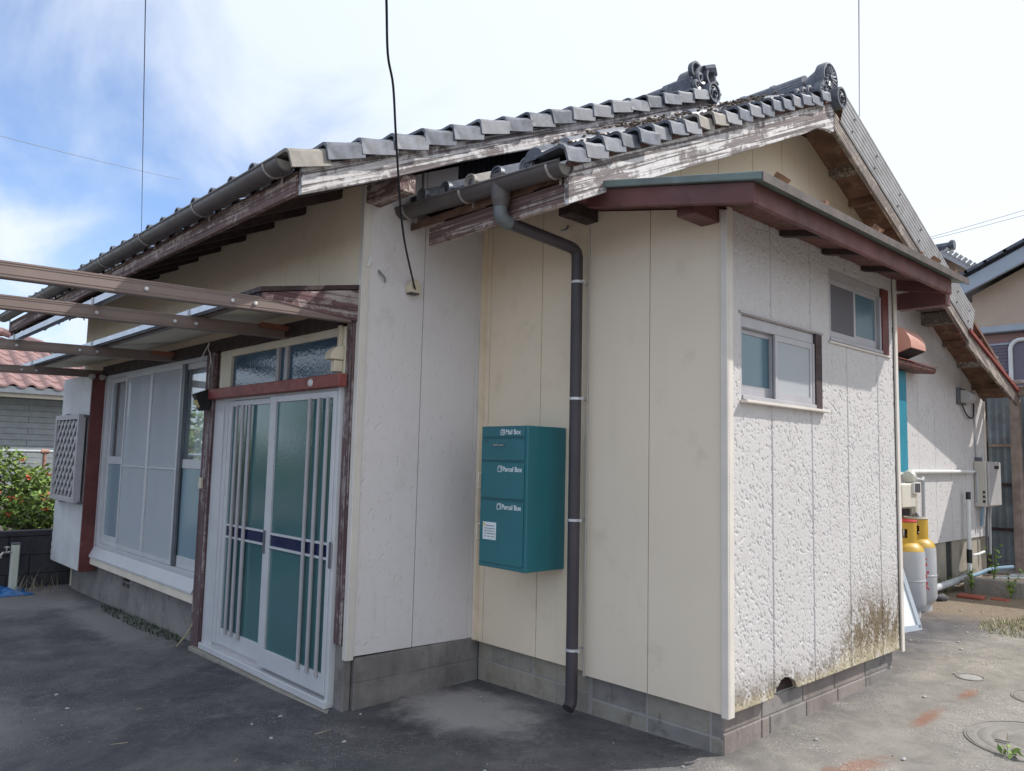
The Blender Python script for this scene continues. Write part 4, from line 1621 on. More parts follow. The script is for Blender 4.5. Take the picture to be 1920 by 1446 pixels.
# ---- posts round the door
MB().box(-3.805, -3.66, YD - 0.055, YD + 0.03, gz(-3.8, -0.9) - 0.02, 2.064).build('post', 'post_wood', house, bevel=0.006, label='peeling dark post between window and door')
MB().box(-1.885, XS - 0.035, YD - 0.022, YD + 0.03, 0.302, 2.215).build('post', 'post_wood', house, bevel=0.004)
MB().box(-1.925, -1.80, YD - 0.03, YD - 0.023, 2.085, 2.20).build('post_cap', 'post_wood', house)

# ---- entrance door
door = MB().box(-3.66, -3.50, YD - 0.03, YD + 0.02, -0.03, 1.775).box(-1.915, -1.887, YD - 0.045, YD + 0.02, -0.03, 1.775).box(-3.50, -1.915, YD - 0.03, YD + 0.02, 1.695, 1.775).box(-3.64, -1.890, YD - 0.06, YD + 0.018, -0.045, -0.005).build('entrance_door', 'alu_white', house, bevel=0.003)
MB().box(-3.50, -1.915, YD - 0.012, YD + 0.02, -0.005, 0.018).build('door_track', 'alu_shade', door)


def sash(x0, x1, y, bars, stile_l, stile_r):
    zt, zbm = 1.693, 0.02
    gl, gr = x0 + stile_l, x1 - stile_r
    m = MB()
    m.box(x0, gl, y - 0.017, y + 0.013, zbm, zt)
    m.box(gr, x1, y - 0.017, y + 0.013, zbm, zt)
    m.box(gl, gr, y - 0.015, y + 0.011, 1.655, zt)
    m.box(gl, gr, y - 0.015, y + 0.011, zbm, 0.128)
    m.build('door_sash', 'alu_white', door, bevel=0.002)
    MB().box(gl, gr, y - 0.003, y + 0.003, 0.128, 0.752).build('door_pane', 'door_glass', door)
    MB().box(gl, gr, y - 0.003, y + 0.003, 0.832, 1.655).build('door_pane', 'door_glass', door)
    MB().box(gl, gr, y - 0.008, y + 0.006, 0.752, 0.832).build('kick_band', 'navy_panel', door)
    for z in (0.826, 0.744):
        MB().box(gl, gr, y - 0.016, y - 0.0085, z, z + 0.014).build('door_bar', 'alu_white', door)
    for (a, b) in bars:
        MB().box(a, b, y - 0.030, y - 0.0165, 0.105, 1.66).build('door_bar', 'alu_shade', door, bevel=0.002)


sash(-3.445, -2.70, YD - 0.000, [(-3.302, -3.276), (-3.212, -3.184), (-3.106, -3.074)], 0.055, 0.035)
sash(-2.735, -1.916, YD - 0.034, [(-2.218, -2.194), (-2.112, -2.088), (-2.009, -1.986)], 0.082, 0.036)
MB().box(-3.50, -3.445, YD - 0.02, YD + 0.02, 0.02, 1.695).build('door_jamb', 'alu_white', door)
for (x, y) in ((-2.712, YD - 0.062), (-1.900, YD - 0.064)):
    MB().box(x - 0.008, x + 0.008, y, y + 0.010, 0.705, 0.85).build('door_handle', 'alu_dark', door, bevel=0.003)
MB().box(-3.76, -1.80, YD - 0.085, YD - 0.0, -0.16, -0.047).build('door_threshold', 'block_concrete', house, bevel=0.008)
# transom
tr = MB().box(-3.62, -3.435, YD - 0.025, YD + 0.02, 1.79, 2.064).box(-3.435, -1.965, YD - 0.025, YD + 0.02, 2.014, 2.064).box(-1.965, -1.888, YD - 0.025, YD + 0.02, 1.79, 2.064).build('transom_window', 'soffit_cream', house, bevel=0.003)
MB().box(-3.435, -1.965, YD - 0.004, YD + 0.003, 1.78, 2.014).build('transom_pane', 'transom_glass', tr)
for (a, b) in ((-2.745, -2.705), (-2.628, -2.585)):
    MB().box(a, b, YD - 0.022, YD - 0.005, 1.79, 2.014).build('transom_bar', 'alu_shade', tr)
lint = MB().box(-3.70, -1.84, YD - 0.085, YD - 0.031, 1.712, 1.785).build('door_lintel', 'red_brown_paint', house, bevel=0.004)
MB().lathe([(0.0, -0.010), (0.020, -0.009), (0.024, 0.0)], (-2.155, YD - 0.0855, 1.748), 16, 'y').build('round_sticker', 'white_plastic', lint, smooth=True)

# ---- big window
win = MB().box(-6.36, -6.30, YD - 0.02, YD + 0.05, 0.42, 2.062).box(-3.86, -3.808, YD - 0.02, YD + 0.05, 0.42, 2.062).box(-6.30, -3.86, YD - 0.02, YD + 0.05, 2.03, 2.062).box(-6.30, -3.86, YD - 0.028, YD + 0.05, 0.40, 0.436).build('window', 'alu_white', house, bevel=0.002)
m = MB()
m.prism([(YD - 0.055, 0.232), (YD + 0.02, 0.232), (YD + 0.02, 0.40), (YD - 0.020, 0.398), (YD - 0.055, 0.308)], 'x', -6.39, -3.806)
sill = m.build('window_sill', 'sill_cream', win, bevel=0.003)
m = MB()
m.prism([(YD - 0.062, 0.309), (YD - 0.022, 0.402), (YD - 0.022, 0.406), (YD - 0.066, 0.313), (YD - 0.066, 0.300), (YD - 0.062, 0.300)], 'x', -6.39, -3.806)
m.build('sill_cover', 'alu_white', win)


def wsash(x0, x1, y, rail):
    m = MB()
    w = 0.035
    m.box(x0, x0 + w, y, y + 0.024, 0.437, 2.03)
    m.box(x1 - w, x1, y, y + 0.024, 0.437, 2.03)
    m.box(x0 + w, x1 - w, y, y + 0.024, 0.437, 0.52)
    m.box(x0 + w, x1 - w, y, y + 0.024, 1.985, 2.03)
    m.box(x0 + w, x1 - w, y, y + 0.024, 1.20, 1.272)
    m.build('window_sash', 'alu_white', win, bevel=0.002)
    MB().box(x0 + w, x1 - w, y + 0.009, y + 0.014, 1.272, 1.985).build('window_pane', 'clear_glass', win)
    MB().box(x0 + w, x1 - w, y + 0.009, y + 0.014, 0.52, 1.20).build('window_pane', 'frosted_blue' if rail else 'clear_glass', win)


wsash(-6.30, -5.70, YD + 0.012, 1)
wsash(-4.43, -3.86, YD + 0.012, 1)
wsash(-5.74, -5.05, YD + 0.037, 0)
wsash(-5.10, -4.39, YD + 0.037, 0)
# sliding insect screens in front of the two middle bays
for (a, b) in ((-5.79, -5.10), (-5.10, -4.40)):
    m = MB()
    w = 0.026
    m.box(a, a + w, YD - 0.014, YD + 0.004, 0.44, 2.03)
    m.box(b - w, b, YD - 0.014, YD + 0.004, 0.44, 2.03)
    m.box(a + w, b - w, YD - 0.014, YD + 0.004, 0.44, 0.475)
    m.box(a + w, b - w, YD - 0.014, YD + 0.004, 2.0, 2.03)
    m.box(a + w, b - w, YD - 0.014, YD + 0.004, 1.185, 1.197)
    m.build('screen_frame', 'alu_white', win)
    MB().box(a + w, b - w, YD - 0.006, YD - 0.004, 0.475, 2.0).build('insect_screen', 'insect_screen', win)
MB().box(-4.40, -4.345, YD - 0.010, YD + 0.006, 0.44, 2.03).build('window_mullion', 'alu_dark', win)


def curtain(x0, x1, y, z0, z1, mat, par, amp=0.02, folds=9, axis='x'):
    m = MB()
    n = folds * 6
    vs, fs = [], []
    for i in range(n + 1):
        u = x0 + (x1 - x0) * i / n
        d = amp * math.sin(2 * PI * folds * i / n + 0.6 * math.sin(i * 0.7))
        for z in (z0, z1):
            vs.append((u, y + d, z) if axis == 'x' else (y + d, u, z))
    for i in range(n):
        fs.append((2 * i, 2 * i + 2, 2 * i + 3, 2 * i + 1))
    m.add(vs, fs)
    return m.build('curtain', mat, par, smooth=True)


curtain(-6.34, -5.10, YD + 0.082, 0.44, 2.05, 'curtain_white', win, 0.016, 9)
curtain(-5.05, -3.84, YD + 0.082, 0.44, 2.05, 'curtain_white', win, 0.016, 9)
# strip closing the wall beside the window
box_part('window_reveal', 'alu_shade', -6.392, -6.362, YD - 0.03, YD + 0.05, 0.31, 2.062)

# ---- shutter box left of the window
sb = MB().box(-7.46, -6.424, -1.048, -0.908, 0.165, 2.075).build('shutter_box', 'shutter_board', house, bevel=0.003)
MB().box(-6.423, -6.395, -1.050, -0.908, 0.160, 2.078).build('shutter_box_side', 'shutter_red', sb, bevel=0.003)
m = MB()
rnd = random.Random(5)
zz_ = 0.17
while zz_ < 0.75:
    h = rnd.uniform(0.03, 0.08)
    m.box(-7.46 - rnd.uniform(0.004, 0.035), -7.461, -1.046, -1.03, zz_, zz_ + h * 0.8)
    zz_ += h
m.build('splintered_edge', 'shutter_board', sb)


# ---- annex windows
def small_window(nm, y0, y1, z0, z1, mid, jamb, screen_first):
    """two-pane sliding window on the annex side; screens stand outside one half"""
    d = 0.075
    m = MB()
    m.box(-d, -0.002, y0, y0 + 0.012, z0, z1)
    m.box(-d, -0.012, y0 + 0.012, jamb, z1 - 0.055, z1)
    m.box(-d, 0.004, y0 + 0.012, jamb, z0, z0 + 0.020)
    m.box(-d, -0.004, jamb - 0.022, jamb, z0 + 0.020, z1 - 0.055)
    w = m.build('window', 'alu_grey', house, bevel=0.002)
    MB().box(-d, 0.003, jamb + 0.0005, y1, z0, z1).build('window_reveal', 'shutter_red' if screen_first else 'dark_wood', w)
    MB().box(-d, -0.0615, y0 + 0.012, jamb, z0 + 0.02, z1 - 0.055).build('window_backing', 'core_dark', w)
    a0, a1 = y0 + 0.014, mid + 0.012
    b0, b1 = mid - 0.012, jamb - 0.024
    zl_, zh_ = z0 + 0.022, z1 - 0.057
    for (s0, s1, x, gm) in ((a0, a1, -0.050, 'frosted_teal'), (b0, b1, -0.034, 'frosted_teal')):
        m = MB()
        f = 0.020
        m.box(x - 0.008, x + 0.008, s0, s0 + f, zl_, zh_)
        m.box(x - 0.008, x + 0.008, s1 - f, s1, zl_, zh_)
        m.box(x - 0.008, x + 0.008, s0 + f, s1 - f, zl_, zl_ + 0.055)
        m.box(x - 0.008, x + 0.008, s0 + f, s1 - f, zh_ - 0.022, zh_)
        m.build('window_sash', 'alu_grey', w)
        MB().box(x - 0.002, x + 0.002, s0 + f, s1 - f, zl_ + 0.055, zh_ - 0.022).build('window_pane', gm, w)
    s0, s1 = (a0, a1) if screen_first else (b0, b1)
    m = MB()
    f = 0.024
    x = -0.014
    m.box(x - 0.006, x + 0.006, s0, s0 + f, zl_, zh_)
    m.box(x - 0.006, x + 0.006, s1 - f, s1, zl_, zh_)
    m.box(x - 0.006, x + 0.006, s0 + f, s1 - f, zl_, zl_ + 0.035)
    m.box(x - 0.006, x + 0.006, s0 + f, s1 - f, zh_ - 0.03, zh_)
    m.build('screen_frame', 'alu_grey', w)
    MB().box(x - 0.001, x + 0.001, s0 + f, s1 - f, zl_ + 0.035, zh_ - 0.03).build('insect_screen', 'insect_screen_dark' if screen_first else 'insect_screen', w)
    return w


w1 = small_window('lower', 0.118, 0.962, 1.643, 2.055, 0.475, 0.890, False)
w2 = small_window('upper', 1.065, 1.903, 2.045, 2.465, 1.42, 1.805, True)
MB().box(0.0015, 0.040, 0.105, 0.985, 1.624, 1.638).build('window_sill', 'trim_white', w1, bevel=0.002)
MB().box(0.0015, 0.012, 1.05, 1.915, 2.028, 2.040).build('window_sill', 'trim_white', w2, bevel=0.002)
MB().box(0.0015, 0.010, 0.10, 0.975, 2.062, 2.072).build('window_head', 'alu_shade', w1)

# ---- fittings that belong to the walls
m = MB()
m.prism([(YD + 0.012, 2.40), (YD + 0.03, 2.46), (YD + 0.06, 2.45), (YD + 0.02, 2.39)], 'x', XS + 0.0135, XS + 0.02)
m.build('torn_flashing', 'white_plastic', house)
MB().tube(catmull([(XS + 0.002, -0.80, 2.39), (XS + 0.02, -0.80, 2.37), (XS + 0.02, -0.77, 2.35), (XS + 0.008, -0.76, 2.33)], 4), 0.006, 6).build('wall_hook', 'cable_grey', house)
MB().tube(catmull([(-1.04, -0.005, 2.68), (-1.03, -0.03, 2.655), (-1.06, -0.04, 2.65)], 4), 0.006, 6).build('wall_hook', 'cable_grey', house)

# ------------------------------------------------------------------ pergola frame in front of door and window
perg = thing('pergola', 'bare brown pergola frame without its roof sheets, fixed over door and window', 'pergola', (-3.6, -1.8, 2.05))
beams = [(-1.822, -0.955, -3.6, 2.110), (-2.60, -0.79, -3.4, 2.095), (-4.55, -0.80, -3.3, 2.098), (-6.50, -0.94, -3.2, 2.085)]
for (x, y1, y0, zt) in beams:
    def zt_(y): return zt + 0.0255 * (y + 0.9)
    m = MB()
    m.beam((x, y1, zt_(y1)), (x, y0, zt_(y0)), 0.050, 0.072)
    # fine ribs along the side, as on an extruded rail
    for dz in (-0.030, -0.018, 0.020, 0.030):
        m.beam((x + 0.0262, y1 - 0.002, zt_(y1) + dz), (x + 0.0262, y0, zt_(y0) + dz), 0.003, 0.004)
    b = m.build('pergola_beam', 'beam_brown', perg, bevel=0.0)
    for yk in (-1.52, -1.64, -2.05):
        k = MB()
        k.lathe([(0.0, 0.012), (0.009, 0.010), (0.011, 0.0)], (x + 0.028, yk, zt_(yk) - 0.005), 8, 'x')
        k.build('bolt', 'clip_metal', b)
for (x0, x1, y, z) in ((-4.72, -2.12, -2.045, 0), (-7.25, -2.08, -1.535, 0)):
    m = MB()
    zc0 = 2.098 + 0.0255 * (y + 0.9) + 0.037
    m.box(x0, x1, y - 0.020, y + 0.020, zc0 + 0.032, zc0 + 0.035)
    m.box(x0, x1, y - 0.020, y - 0.017, zc0, zc0 + 0.032)
    m.box(x0, x1, y + 0.017, y + 0.020, zc0, zc0 + 0.032)
    r = m.build('cross_rail', 'alu_silver', perg)
    for (bx, *_r) in beams:
        if x0 < bx < x1:
            MB().box(bx - 0.012, bx + 0.014, y - 0.026, y - 0.021, zc0 - 0.005, zc0 + 0.036).build('rail_clip', 'alu_shade', r)
m = MB()
m.box(-7.25, -2.05, -1.475, -1.44, 2.120, 2.160)
m.build('cross_rail', 'beam_brown', perg)
m = MB()
m.box(-7.25, -1.84, -3.25, -3.21, 2.075, 2.115)
m.build('cross_rail', 'beam_brown', perg)
# legs at the outer end (beside the forecourt, out of the picture)
for x in (-4.55, -6.50):
    MB().box(x - 0.03, x + 0.03, -3.26, -3.20, gz(x, -3.2) - 0.02, 2.04).build('pergola_leg', 'beam_brown', perg, bevel=0.004)
for (x, y0, y1, z) in ((-2.545, -1.14, -0.80, 2.115), (-4.495, -1.13, -0.82, 2.112)):
    MB().box(x - 0.018, x + 0.022, y0, y1, z - 0.016, z + 0.016).build('wood_packer', 'block_wood', perg, bevel=0.003)
# round lamp holders near the shutter box
sock = thing('bulb_socket', 'pair of small white bulb sockets under the beam end beside the shutter box', 'light socket', (-6.42, -1.0, 2.04))
for dy in (-0.04, 0.05):
    MB().lathe([(0.0, 0.045), (0.022, 0.04), (0.03, 0.02), (0.03, -0.01), (0.02, -0.02)], (-6.39, -1.02 + dy, 2.045), 12, 'x').build('socket', 'bracket_metal', sock, smooth=True)

# ------------------------------------------------------------------ mailbox
mx0, mx1, my0, my1, mz0, mz1 = -1.412, -1.030, -0.300, -0.002, 0.730, 1.512
mail = thing('mailbox', 'tall teal metal mail and parcel box hung on the cream wall', 'mailbox', (-1.22, -0.15, 0.73))
m = MB()
m.box(mx0, mx1, my0, my1, mz0, mz1)
m.build('body', 'teal_paint', mail, bevel=0.004)


def mdoor(name, z0, z1):
    return MB().box(mx0 + 0.014, mx1 - 0.022, my0 - 0.007, my0 - 0.0005, z0, z1).build(name, 'teal_paint', mail, bevel=0.002)


d0 = mdoor('mail_flap', 1.452, 1.497)
d1 = mdoor('mail_door', 1.322, 1.440)
d2 = mdoor('parcel_door', 1.112, 1.310)
d3 = mdoor('parcel_door', 0.756, 1.098)
for z in (1.446, 1.316, 1.105):
    MB().box(mx0 + 0.014, mx1 - 0.022, my0 - 0.0025, my0 - 0.0005, z - 0.005, z + 0.005).build('door_gap', 'teal_edge', mail)


def handle(x, za_, zb_, par):
    MB().tube([(x, my0 - 0.007, za_), (x - 0.006, my0 - 0.026, za_ + 0.004), (x - 0.006, my0 - 0.026, zb_ - 0.004), (x, my0 - 0.007, zb_)], 0.004, 6).build('handle', 'chrome', par, smooth=True)


handle(-1.398, 1.160, 1.250, d2)
handle(-1.398, 0.872, 0.965, d3)
MB().tube([(-1.285, my0 - 0.007, 1.409), (-1.285, my0 - 0.02, 1.406), (-1.205, my0 - 0.02, 1.406), (-1.205, my0 - 0.007, 1.409)], 0.004, 6).build('handle', 'chrome', d1, smooth=True)
MB().box(-1.37, -1.35, my0 - 0.010, my0 - 0.0075, 1.425, 1.430).build('keyhole', 'print_black', d1)


def text_part(body, size, x, y, z, mat, parent, rot=(PI / 2, 0, 0), align='LEFT', name='lettering', sx=1.0, bold=0.0):
    cu = bpy.data.curves.new('txt', 'FONT')
    cu.body = body
    cu.size = size
    cu.align_x = align
    cu.extrude = 0.0004
    cu.offset = bold
    tmp = bpy.data.objects.new('txt', cu)
    col.objects.link(tmp)
    bpy.context.view_layer.update()
    dg = bpy.context.evaluated_depsgraph_get()
    me = bpy.data.meshes.new_from_object(tmp.evaluated_get(dg))
    bpy.data.objects.remove(tmp)
    me.materials.clear()
    me.materials.append(MATS[mat])
    ob = bpy.data.objects.new(name, me)
    col.objects.link(ob)
    ob.parent = parent
    ob.location = Vector((x, y, z)) - WLOC[parent.name]
    ob.rotation_euler = rot
    ob.scale = (sx, 1, 1)
    WLOC[ob.name] = Vector((x, y, z))
    return ob


def icon(kind, x, z, s, par):
    m = MB()
    y0, y1 = my0 - 0.0085, my0 - 0.0072
    t = s * 0.10

    def ln(a, b):
        m.beam((x + a[0] * s, (y0 + y1) / 2, z + a[1] * s), (x + b[0] * s, (y0 + y1) / 2, z + b[1] * s), 0.0012, t, Vector((-(b[1] - a[1]), 0, b[0] - a[0])))
    for a, b in (((0, 0), (0.78, 0)), ((0.78, 0), (0.78, 0.78)), ((0.78, 0.78), (0, 0.78)), ((0, 0.78), (0, 0)), ((0, 0.78), (0.22, 1)), ((0.22, 1), (1, 1)), ((1, 1), (0.78, 0.78)), ((1, 1), (1, 0.22)), ((1, 0.22), (0.78, 0))):
        ln(a, b)
    if kind == 'mail':
        ln((0.2, 0.5), (0.36, 0.28)); ln((0.36, 0.28), (0.66, 0.64))
    return m.build('icon', 'print_white', par)


text_part('Mail Box', 0.037, -1.203, my0 - 0.0074, 1.466, 'print_white', d0, sx=0.93, bold=0.0007)
icon('mail', -1.240, 1.463, 0.030, d0)
text_part('Parcel Box', 0.038, -1.220, my0 - 0.0074, 1.261, 'print_white', d2, sx=0.93, bold=0.0007)
icon('box', -1.258, 1.259, 0.032, d2)
text_part('Parcel Box', 0.038, -1.220, my0 - 0.0074, 1.055, 'print_white', d3, sx=0.93, bold=0.0007)
icon('box', -1.258, 1.053, 0.032, d3)
stk = MB().box(-1.372, -1.262, my0 - 0.0085, my0 - 0.0072, 0.882, 0.978).build('sticker', 'print_white', mail)
MB().box(-1.366, -1.352, my0 - 0.0092, my0 - 0.0086, 0.955, 0.972).build('yellow_mark', 'print_yellow', stk)
m = MB()
rnd = random.Random(2)
for k, z in enumerate((0.958, 0.943, 0.929, 0.915, 0.899)):
    x = -1.345 if k == 0 else -1.358
    while x < -1.275:
        w = rnd.uniform(0.003, 0.008)
        m.box(x, x + w, my0 - 0.0091, my0 - 0.0086, z - 0.0022, z + 0.0022)
        x += w + rnd.uniform(0.0015, 0.004 if k < 4 else 0.014)
m.build('printed_lines', 'print_black', stk)

# ------------------------------------------------------------------ small things at the door
sl = thing('solar_floodlight', 'small black solar floodlight at the left end of the red lintel', 'floodlight', (-3.74, -1.0, 1.72))
m = MB()
m.prism([(-1.085, 1.745), (-0.965, 1.795), (-0.955, 1.72), (-0.975, 1.640), (-1.03, 1.625)], 'x', -3.735, -3.665)
m.build('housing', 'black_plastic', sl, bevel=0.006)
m = MB()
m.beam((-3.70, -1.072, 1.702), (-3.70, -1.041, 1.655), 0.055, 0.010, (0, -1, 0.5))
m.build('light_panel', 'lamp_panel', sl)
MB().box(-3.73, -3.69, -0.962, -0.95, 1.66, 1.78).build('bracket', 'black_plastic', sl)

lb = thing('door_lamp_cover', 'cream plastic half dome lamp cover at the top right corner of the door', 'lamp cover', (-1.92, -0.99, 1.80))
poly = [(-0.932, 1.868)] + [(-0.932 - 0.085 * math.sin(PI / 2 * i / 10), 1.868 + 0.085 * math.cos(PI / 2 * i / 10)) for i in range(11)]
MB().prism(poly, 'x', -1.968, -1.893).build('cover', 'cream_plastic', lb, bevel=0.004)
MB().box(-1.950, -1.905, -0.985, -0.932, 1.80, 1.866).build('base_box', 'cream_plastic', lb, bevel=0.003)
MB().box(-1.94, -1.915, -0.955, -0.932, 1.90, 2.07).build('cable_cover', 'cream_plastic', lb, bevel=0.003)

cl = thing('loose_cable', 'short loose white cable hanging from the soffit above the post', 'cable', (-3.75, -0.98, 2.1))
MB().tube(catmull([(-3.75, -0.97, 2.14), (-3.77, -0.99, 2.08), (-3.80, -1.00, 2.03), (-3.83, -1.0, 2.00)], 5), 0.004, 5).build('strand', 'white_plastic', cl)
MB().tube(catmull([(-3.75, -0.97, 2.14), (-3.73, -0.985, 2.09), (-3.71, -0.975, 2.05), (-3.70, -0.97, 1.98)], 5), 0.004, 5).build('strand', 'white_plastic', cl)

ds = thing('doorbell', 'small cream doorbell button on the peeling post', 'doorbell', (-3.74, -0.97, 1.1))
MB().box(-3.765, -3.725, YD - 0.078, YD - 0.0555, 1.065, 1.145).build('plate', 'cream_plastic', ds, bevel=0.005)
MB().box(-3.752, -3.738, YD - 0.083, YD - 0.0785, 1.085, 1.105).build('button', 'white_plastic', ds)

sw = thing('twig', 'thin pale stick leaning against the foot of the post', 'stick', (-3.8, -1.0, -0.06))
MB().tube([(-3.76, -0.965, 0.10), (-3.80, -0.99, 0.02), (-3.86, -1.03, -0.065)], 0.006, 6).build('stick', 'dry_straw', sw)

# lattice screen on the shutter box
lat = thing('lattice_screen', 'pale blue grey diamond lattice panel on the white shutter box', 'lattice screen', (-6.9, -1.1, 0.82))
lx0, lx1, lz0, lz1, ly = -7.30, -6.425, 0.815, 1.675, -1.125
m = MB()
m.box(lx0, lx0 + 0.05, ly - 0.015, ly + 0.05, lz0, lz1)
m.box(lx1 - 0.05, lx1, ly - 0.015, ly + 0.05, lz0, lz1)
m.box(lx0 + 0.05, lx1 - 0.05, ly - 0.015, ly + 0.05, lz0, lz0 + 0.05)
m.box(lx0 + 0.05, lx1 - 0.05, ly - 0.015, ly + 0.05, lz1 - 0.05, lz1)
m.build('frame', 'alu_shade', lat, bevel=0.003)


def clip_line(c, s):
    """line z = c + s*x clipped to the frame opening"""
    a0, a1, b0, b1 = lx0 + 0.05, lx1 - 0.05, lz0 + 0.05, lz1 - 0.05
    pts = []
    for x in (a0, a1):
        z = c + s * x
        if b0 <= z <= b1: pts.append((x, z))
    for z in (b0, b1):
        x = (z - c) / s
        if a0 < x < a1: pts.append((x, z))
    return pts[:2] if len(pts) >= 2 else None


for s, yy in ((1.05, ly + 0.004), (-1.05, ly + 0.016)):
    k = -14
    while k < 16:
        cmid = (lz0 + lz1) / 2 - s * (lx0 + lx1) / 2
        q = clip_line(cmid + k * 0.145, s)
        if q and math.dist(q[0], q[1]) > 0.04:
            MB().beam((q[0][0], yy, q[0][1]), (q[1][0], yy, q[1][1]), 0.011, 0.038, Vector((-s, 0, 1))).build('slat', 'alu_shade' if s > 0 else 'shutter_board', lat)
        k += 1
MB().box(lx0 + 0.05, lx1 - 0.05, ly + 0.035, ly + 0.040, lz0 + 0.05, lz1 - 0.05).build('back_panel', 'alu_dark', lat)
for (x, z) in ((lx1 - 0.02, lz1 - 0.02), (lx1 - 0.02, lz0 + 0.0), (lx0 + 0.2, lz0 - 0.01), (lx0 + 0.2, lz1 + 0.005)):
    MB().box(x - 0.015, x + 0.035, ly + 0.03, -1.0485, z - 0.012, z + 0.012).build('bracket', 'alu_dark', lat)

# cable entrance on the gable wall and the drop cable
we = thing('cable_entrance_box', 'small cream cable entry box on the pale gable wall where the black cable ends', 'cable box', (XS, -0.57, 2.29))
m = MB()
poly = [(-0.615, 2.292), (-0.535, 2.292)] + [(-0.575 + 0.04 * math.cos(PI * k / 8), 2.335 + 0.035 * math.sin(PI * k / 8)) for k in range(9)]
m.prism(poly, 'x', XS + 0.0015, XS + 0.055)
m.build('cover', 'cream_plastic', we, bevel=0.006)
MB().box(XS + 0.004, XS + 0.05, -0.605, -0.545, 2.284, 2.2915).build('opening', 'print_black', we)
C0 = Vector(m4.translation)


def along(dirs, dists):
    return [C0 + Vector(d).normalized() * s for d, s in zip(dirs, dists)]


dc = thing('drop_cable', 'thick black drop cable coming down from above to the box on the gable wall', 'cable', (-2.0, -0.8, 4.0))
pts = along([(-0.69, 0.43, 0.60), (-0.7172, 0.4586, 0.5247), (-0.7414, 0.4797, 0.4693), (-0.7502, 0.4946, 0.4388), (-0.7659, 0.5114, 0.3898), (-0.7781, 0.5258, 0.3437), (-0.7872, 0.538, 0.3016), (-0.7918, 0.5475, 0.2707), (-0.7938, 0.5565, 0.2455)],
            [3.55, 3.75, 3.92, 4.00, 4.10, 4.18, 4.27, 4.38, 4.50])
pts.append(Vector((XS + 0.03, -0.555, 2.292)))
top = pts[0] + (pts[0] - pts[1]).normalized() * 3.0
MB().tube(catmull([top] + pts, 6), 0.0058, 8).build('cable', 'cable_black', dc, smooth=True)


def wire(label, a, b, r, sag=0.0, mat='cable_grey'):
    a, b = Vector(a), Vector(b)
    t = thing('overhead_wire', label, 'wire', (a + b) / 2, 'overhead wires')
    n = 14
    pts = [a.lerp(b, k / n) - Vector((0, 0, sag * 4 * (k / n) * (1 - k / n))) for k in range(n + 1)]
    MB().tube(pts, r, 5).build('strand', mat, t)
    return t


def ray_pt(d, s):
    return C0 + Vector(d).normalized() * s


wire('thin upright dark wire in the blue sky above the left eave', ray_pt((-0.80, 0.225, 0.56), 9), ray_pt((-0.9277, 0.2805, 0.2463), 19), 0.006, 0, 'cable_black')
wire('thin twisted wire in the white sky above the corrugated verge', ray_pt((-0.322, 0.78, 0.535), 8), ray_pt((-0.3575, 0.858, 0.37), 14), 0.005, 0, 'cable_grey')
wire('faint thin wire sloping down across the blue sky at far left', ray_pt((-0.94, 0.05, 0.325), 16), ray_pt((-0.90, 0.31, 0.312), 24), 0.006, 0.05, 'cable_grey')
wire('upper of two pale wires in the sky behind the corrugated verge', ray_pt((-0.315, 0.914, 0.2565), 40), ray_pt((-0.17, 0.945, 0.285), 40), 0.010, 0.05, 'cable_grey')
wire('lower of two pale wires in the sky behind the corrugated verge', ray_pt((-0.315, 0.915, 0.2545), 41), ray_pt((-0.17, 0.945, 0.278), 41), 0.010, 0.05, 'cable_grey')
wire('short dark wire running to the roof of the peach house', ray_pt((-0.275, 0.937, 0.2180), 30), ray_pt((-0.19, 0.95, 0.2400), 30), 0.016, 0.03, 'cable_black')

# ------------------------------------------------------------------ things along the rear gable wall
hv = thing('vent_hood', 'salmon pink quarter round vent hood on the gable wall beside the annex', 'vent hood', (XG, 4.55, 2.5))
prof = [(XG + 0.002, 2.630)]
for k in range(9):
    a = PI / 2 * k / 8
    prof.append((XG + 0.02 + 0.225 * math.sin(a), 2.425 + 0.205 * math.cos(a)))
prof += [(XG + 0.245, 2.405), (XG + 0.002, 2.315)]
m = MB()
m.prism(prof, 'y', 4.02, 4.37)
m.build('hood', 'hood_pink', hv, smooth=True)
MB().prism([(XG + 0.240, 2.400), (XG + 0.006, 2.312), (XG + 0.006, 2.309), (XG + 0.240, 2.397)], 'y', 4.03, 4.36).build('opening', 'core_dark', hv)

aw = thing('window_awning', 'narrow brown awning below the pink vent hood', 'awning', (XG, 4.4, 2.3))
m = MB()
m.prism([(XG + 0.002, 2.36), (XG + 0.20, 2.285), (XG + 0.20, 2.255), (XG + 0.185, 2.232), (XG + 0.002, 2.25)], 'y', 3.6, 4.76)
m.build('roof', 'brown_wood', aw, bevel=0.003)
MB().prism([(XG + 0.0, 2.372), (XG + 0.215, 2.295), (XG + 0.215, 2.288), (XG + 0.0, 2.364)], 'y', 3.58, 4.78).build('sheet', 'red_brown_paint', aw)

tq = thing('turquoise_panel', 'turquoise plastic sheet standing out from the wall beneath the awning', 'plastic sheet', (XG, 4.3, 1.3))
m = MB()
m.box(XG + 0.002, XG + 0.035, 3.5, 4.46, 1.30, 2.24)
m.build('sheet', 'turquoise_sheet', tq, bevel=0.003)
MB().box(XG + 0.002, XG + 0.042, 3.5, 4.475, 1.272, 1.298).build('edge', 'print_white', tq)

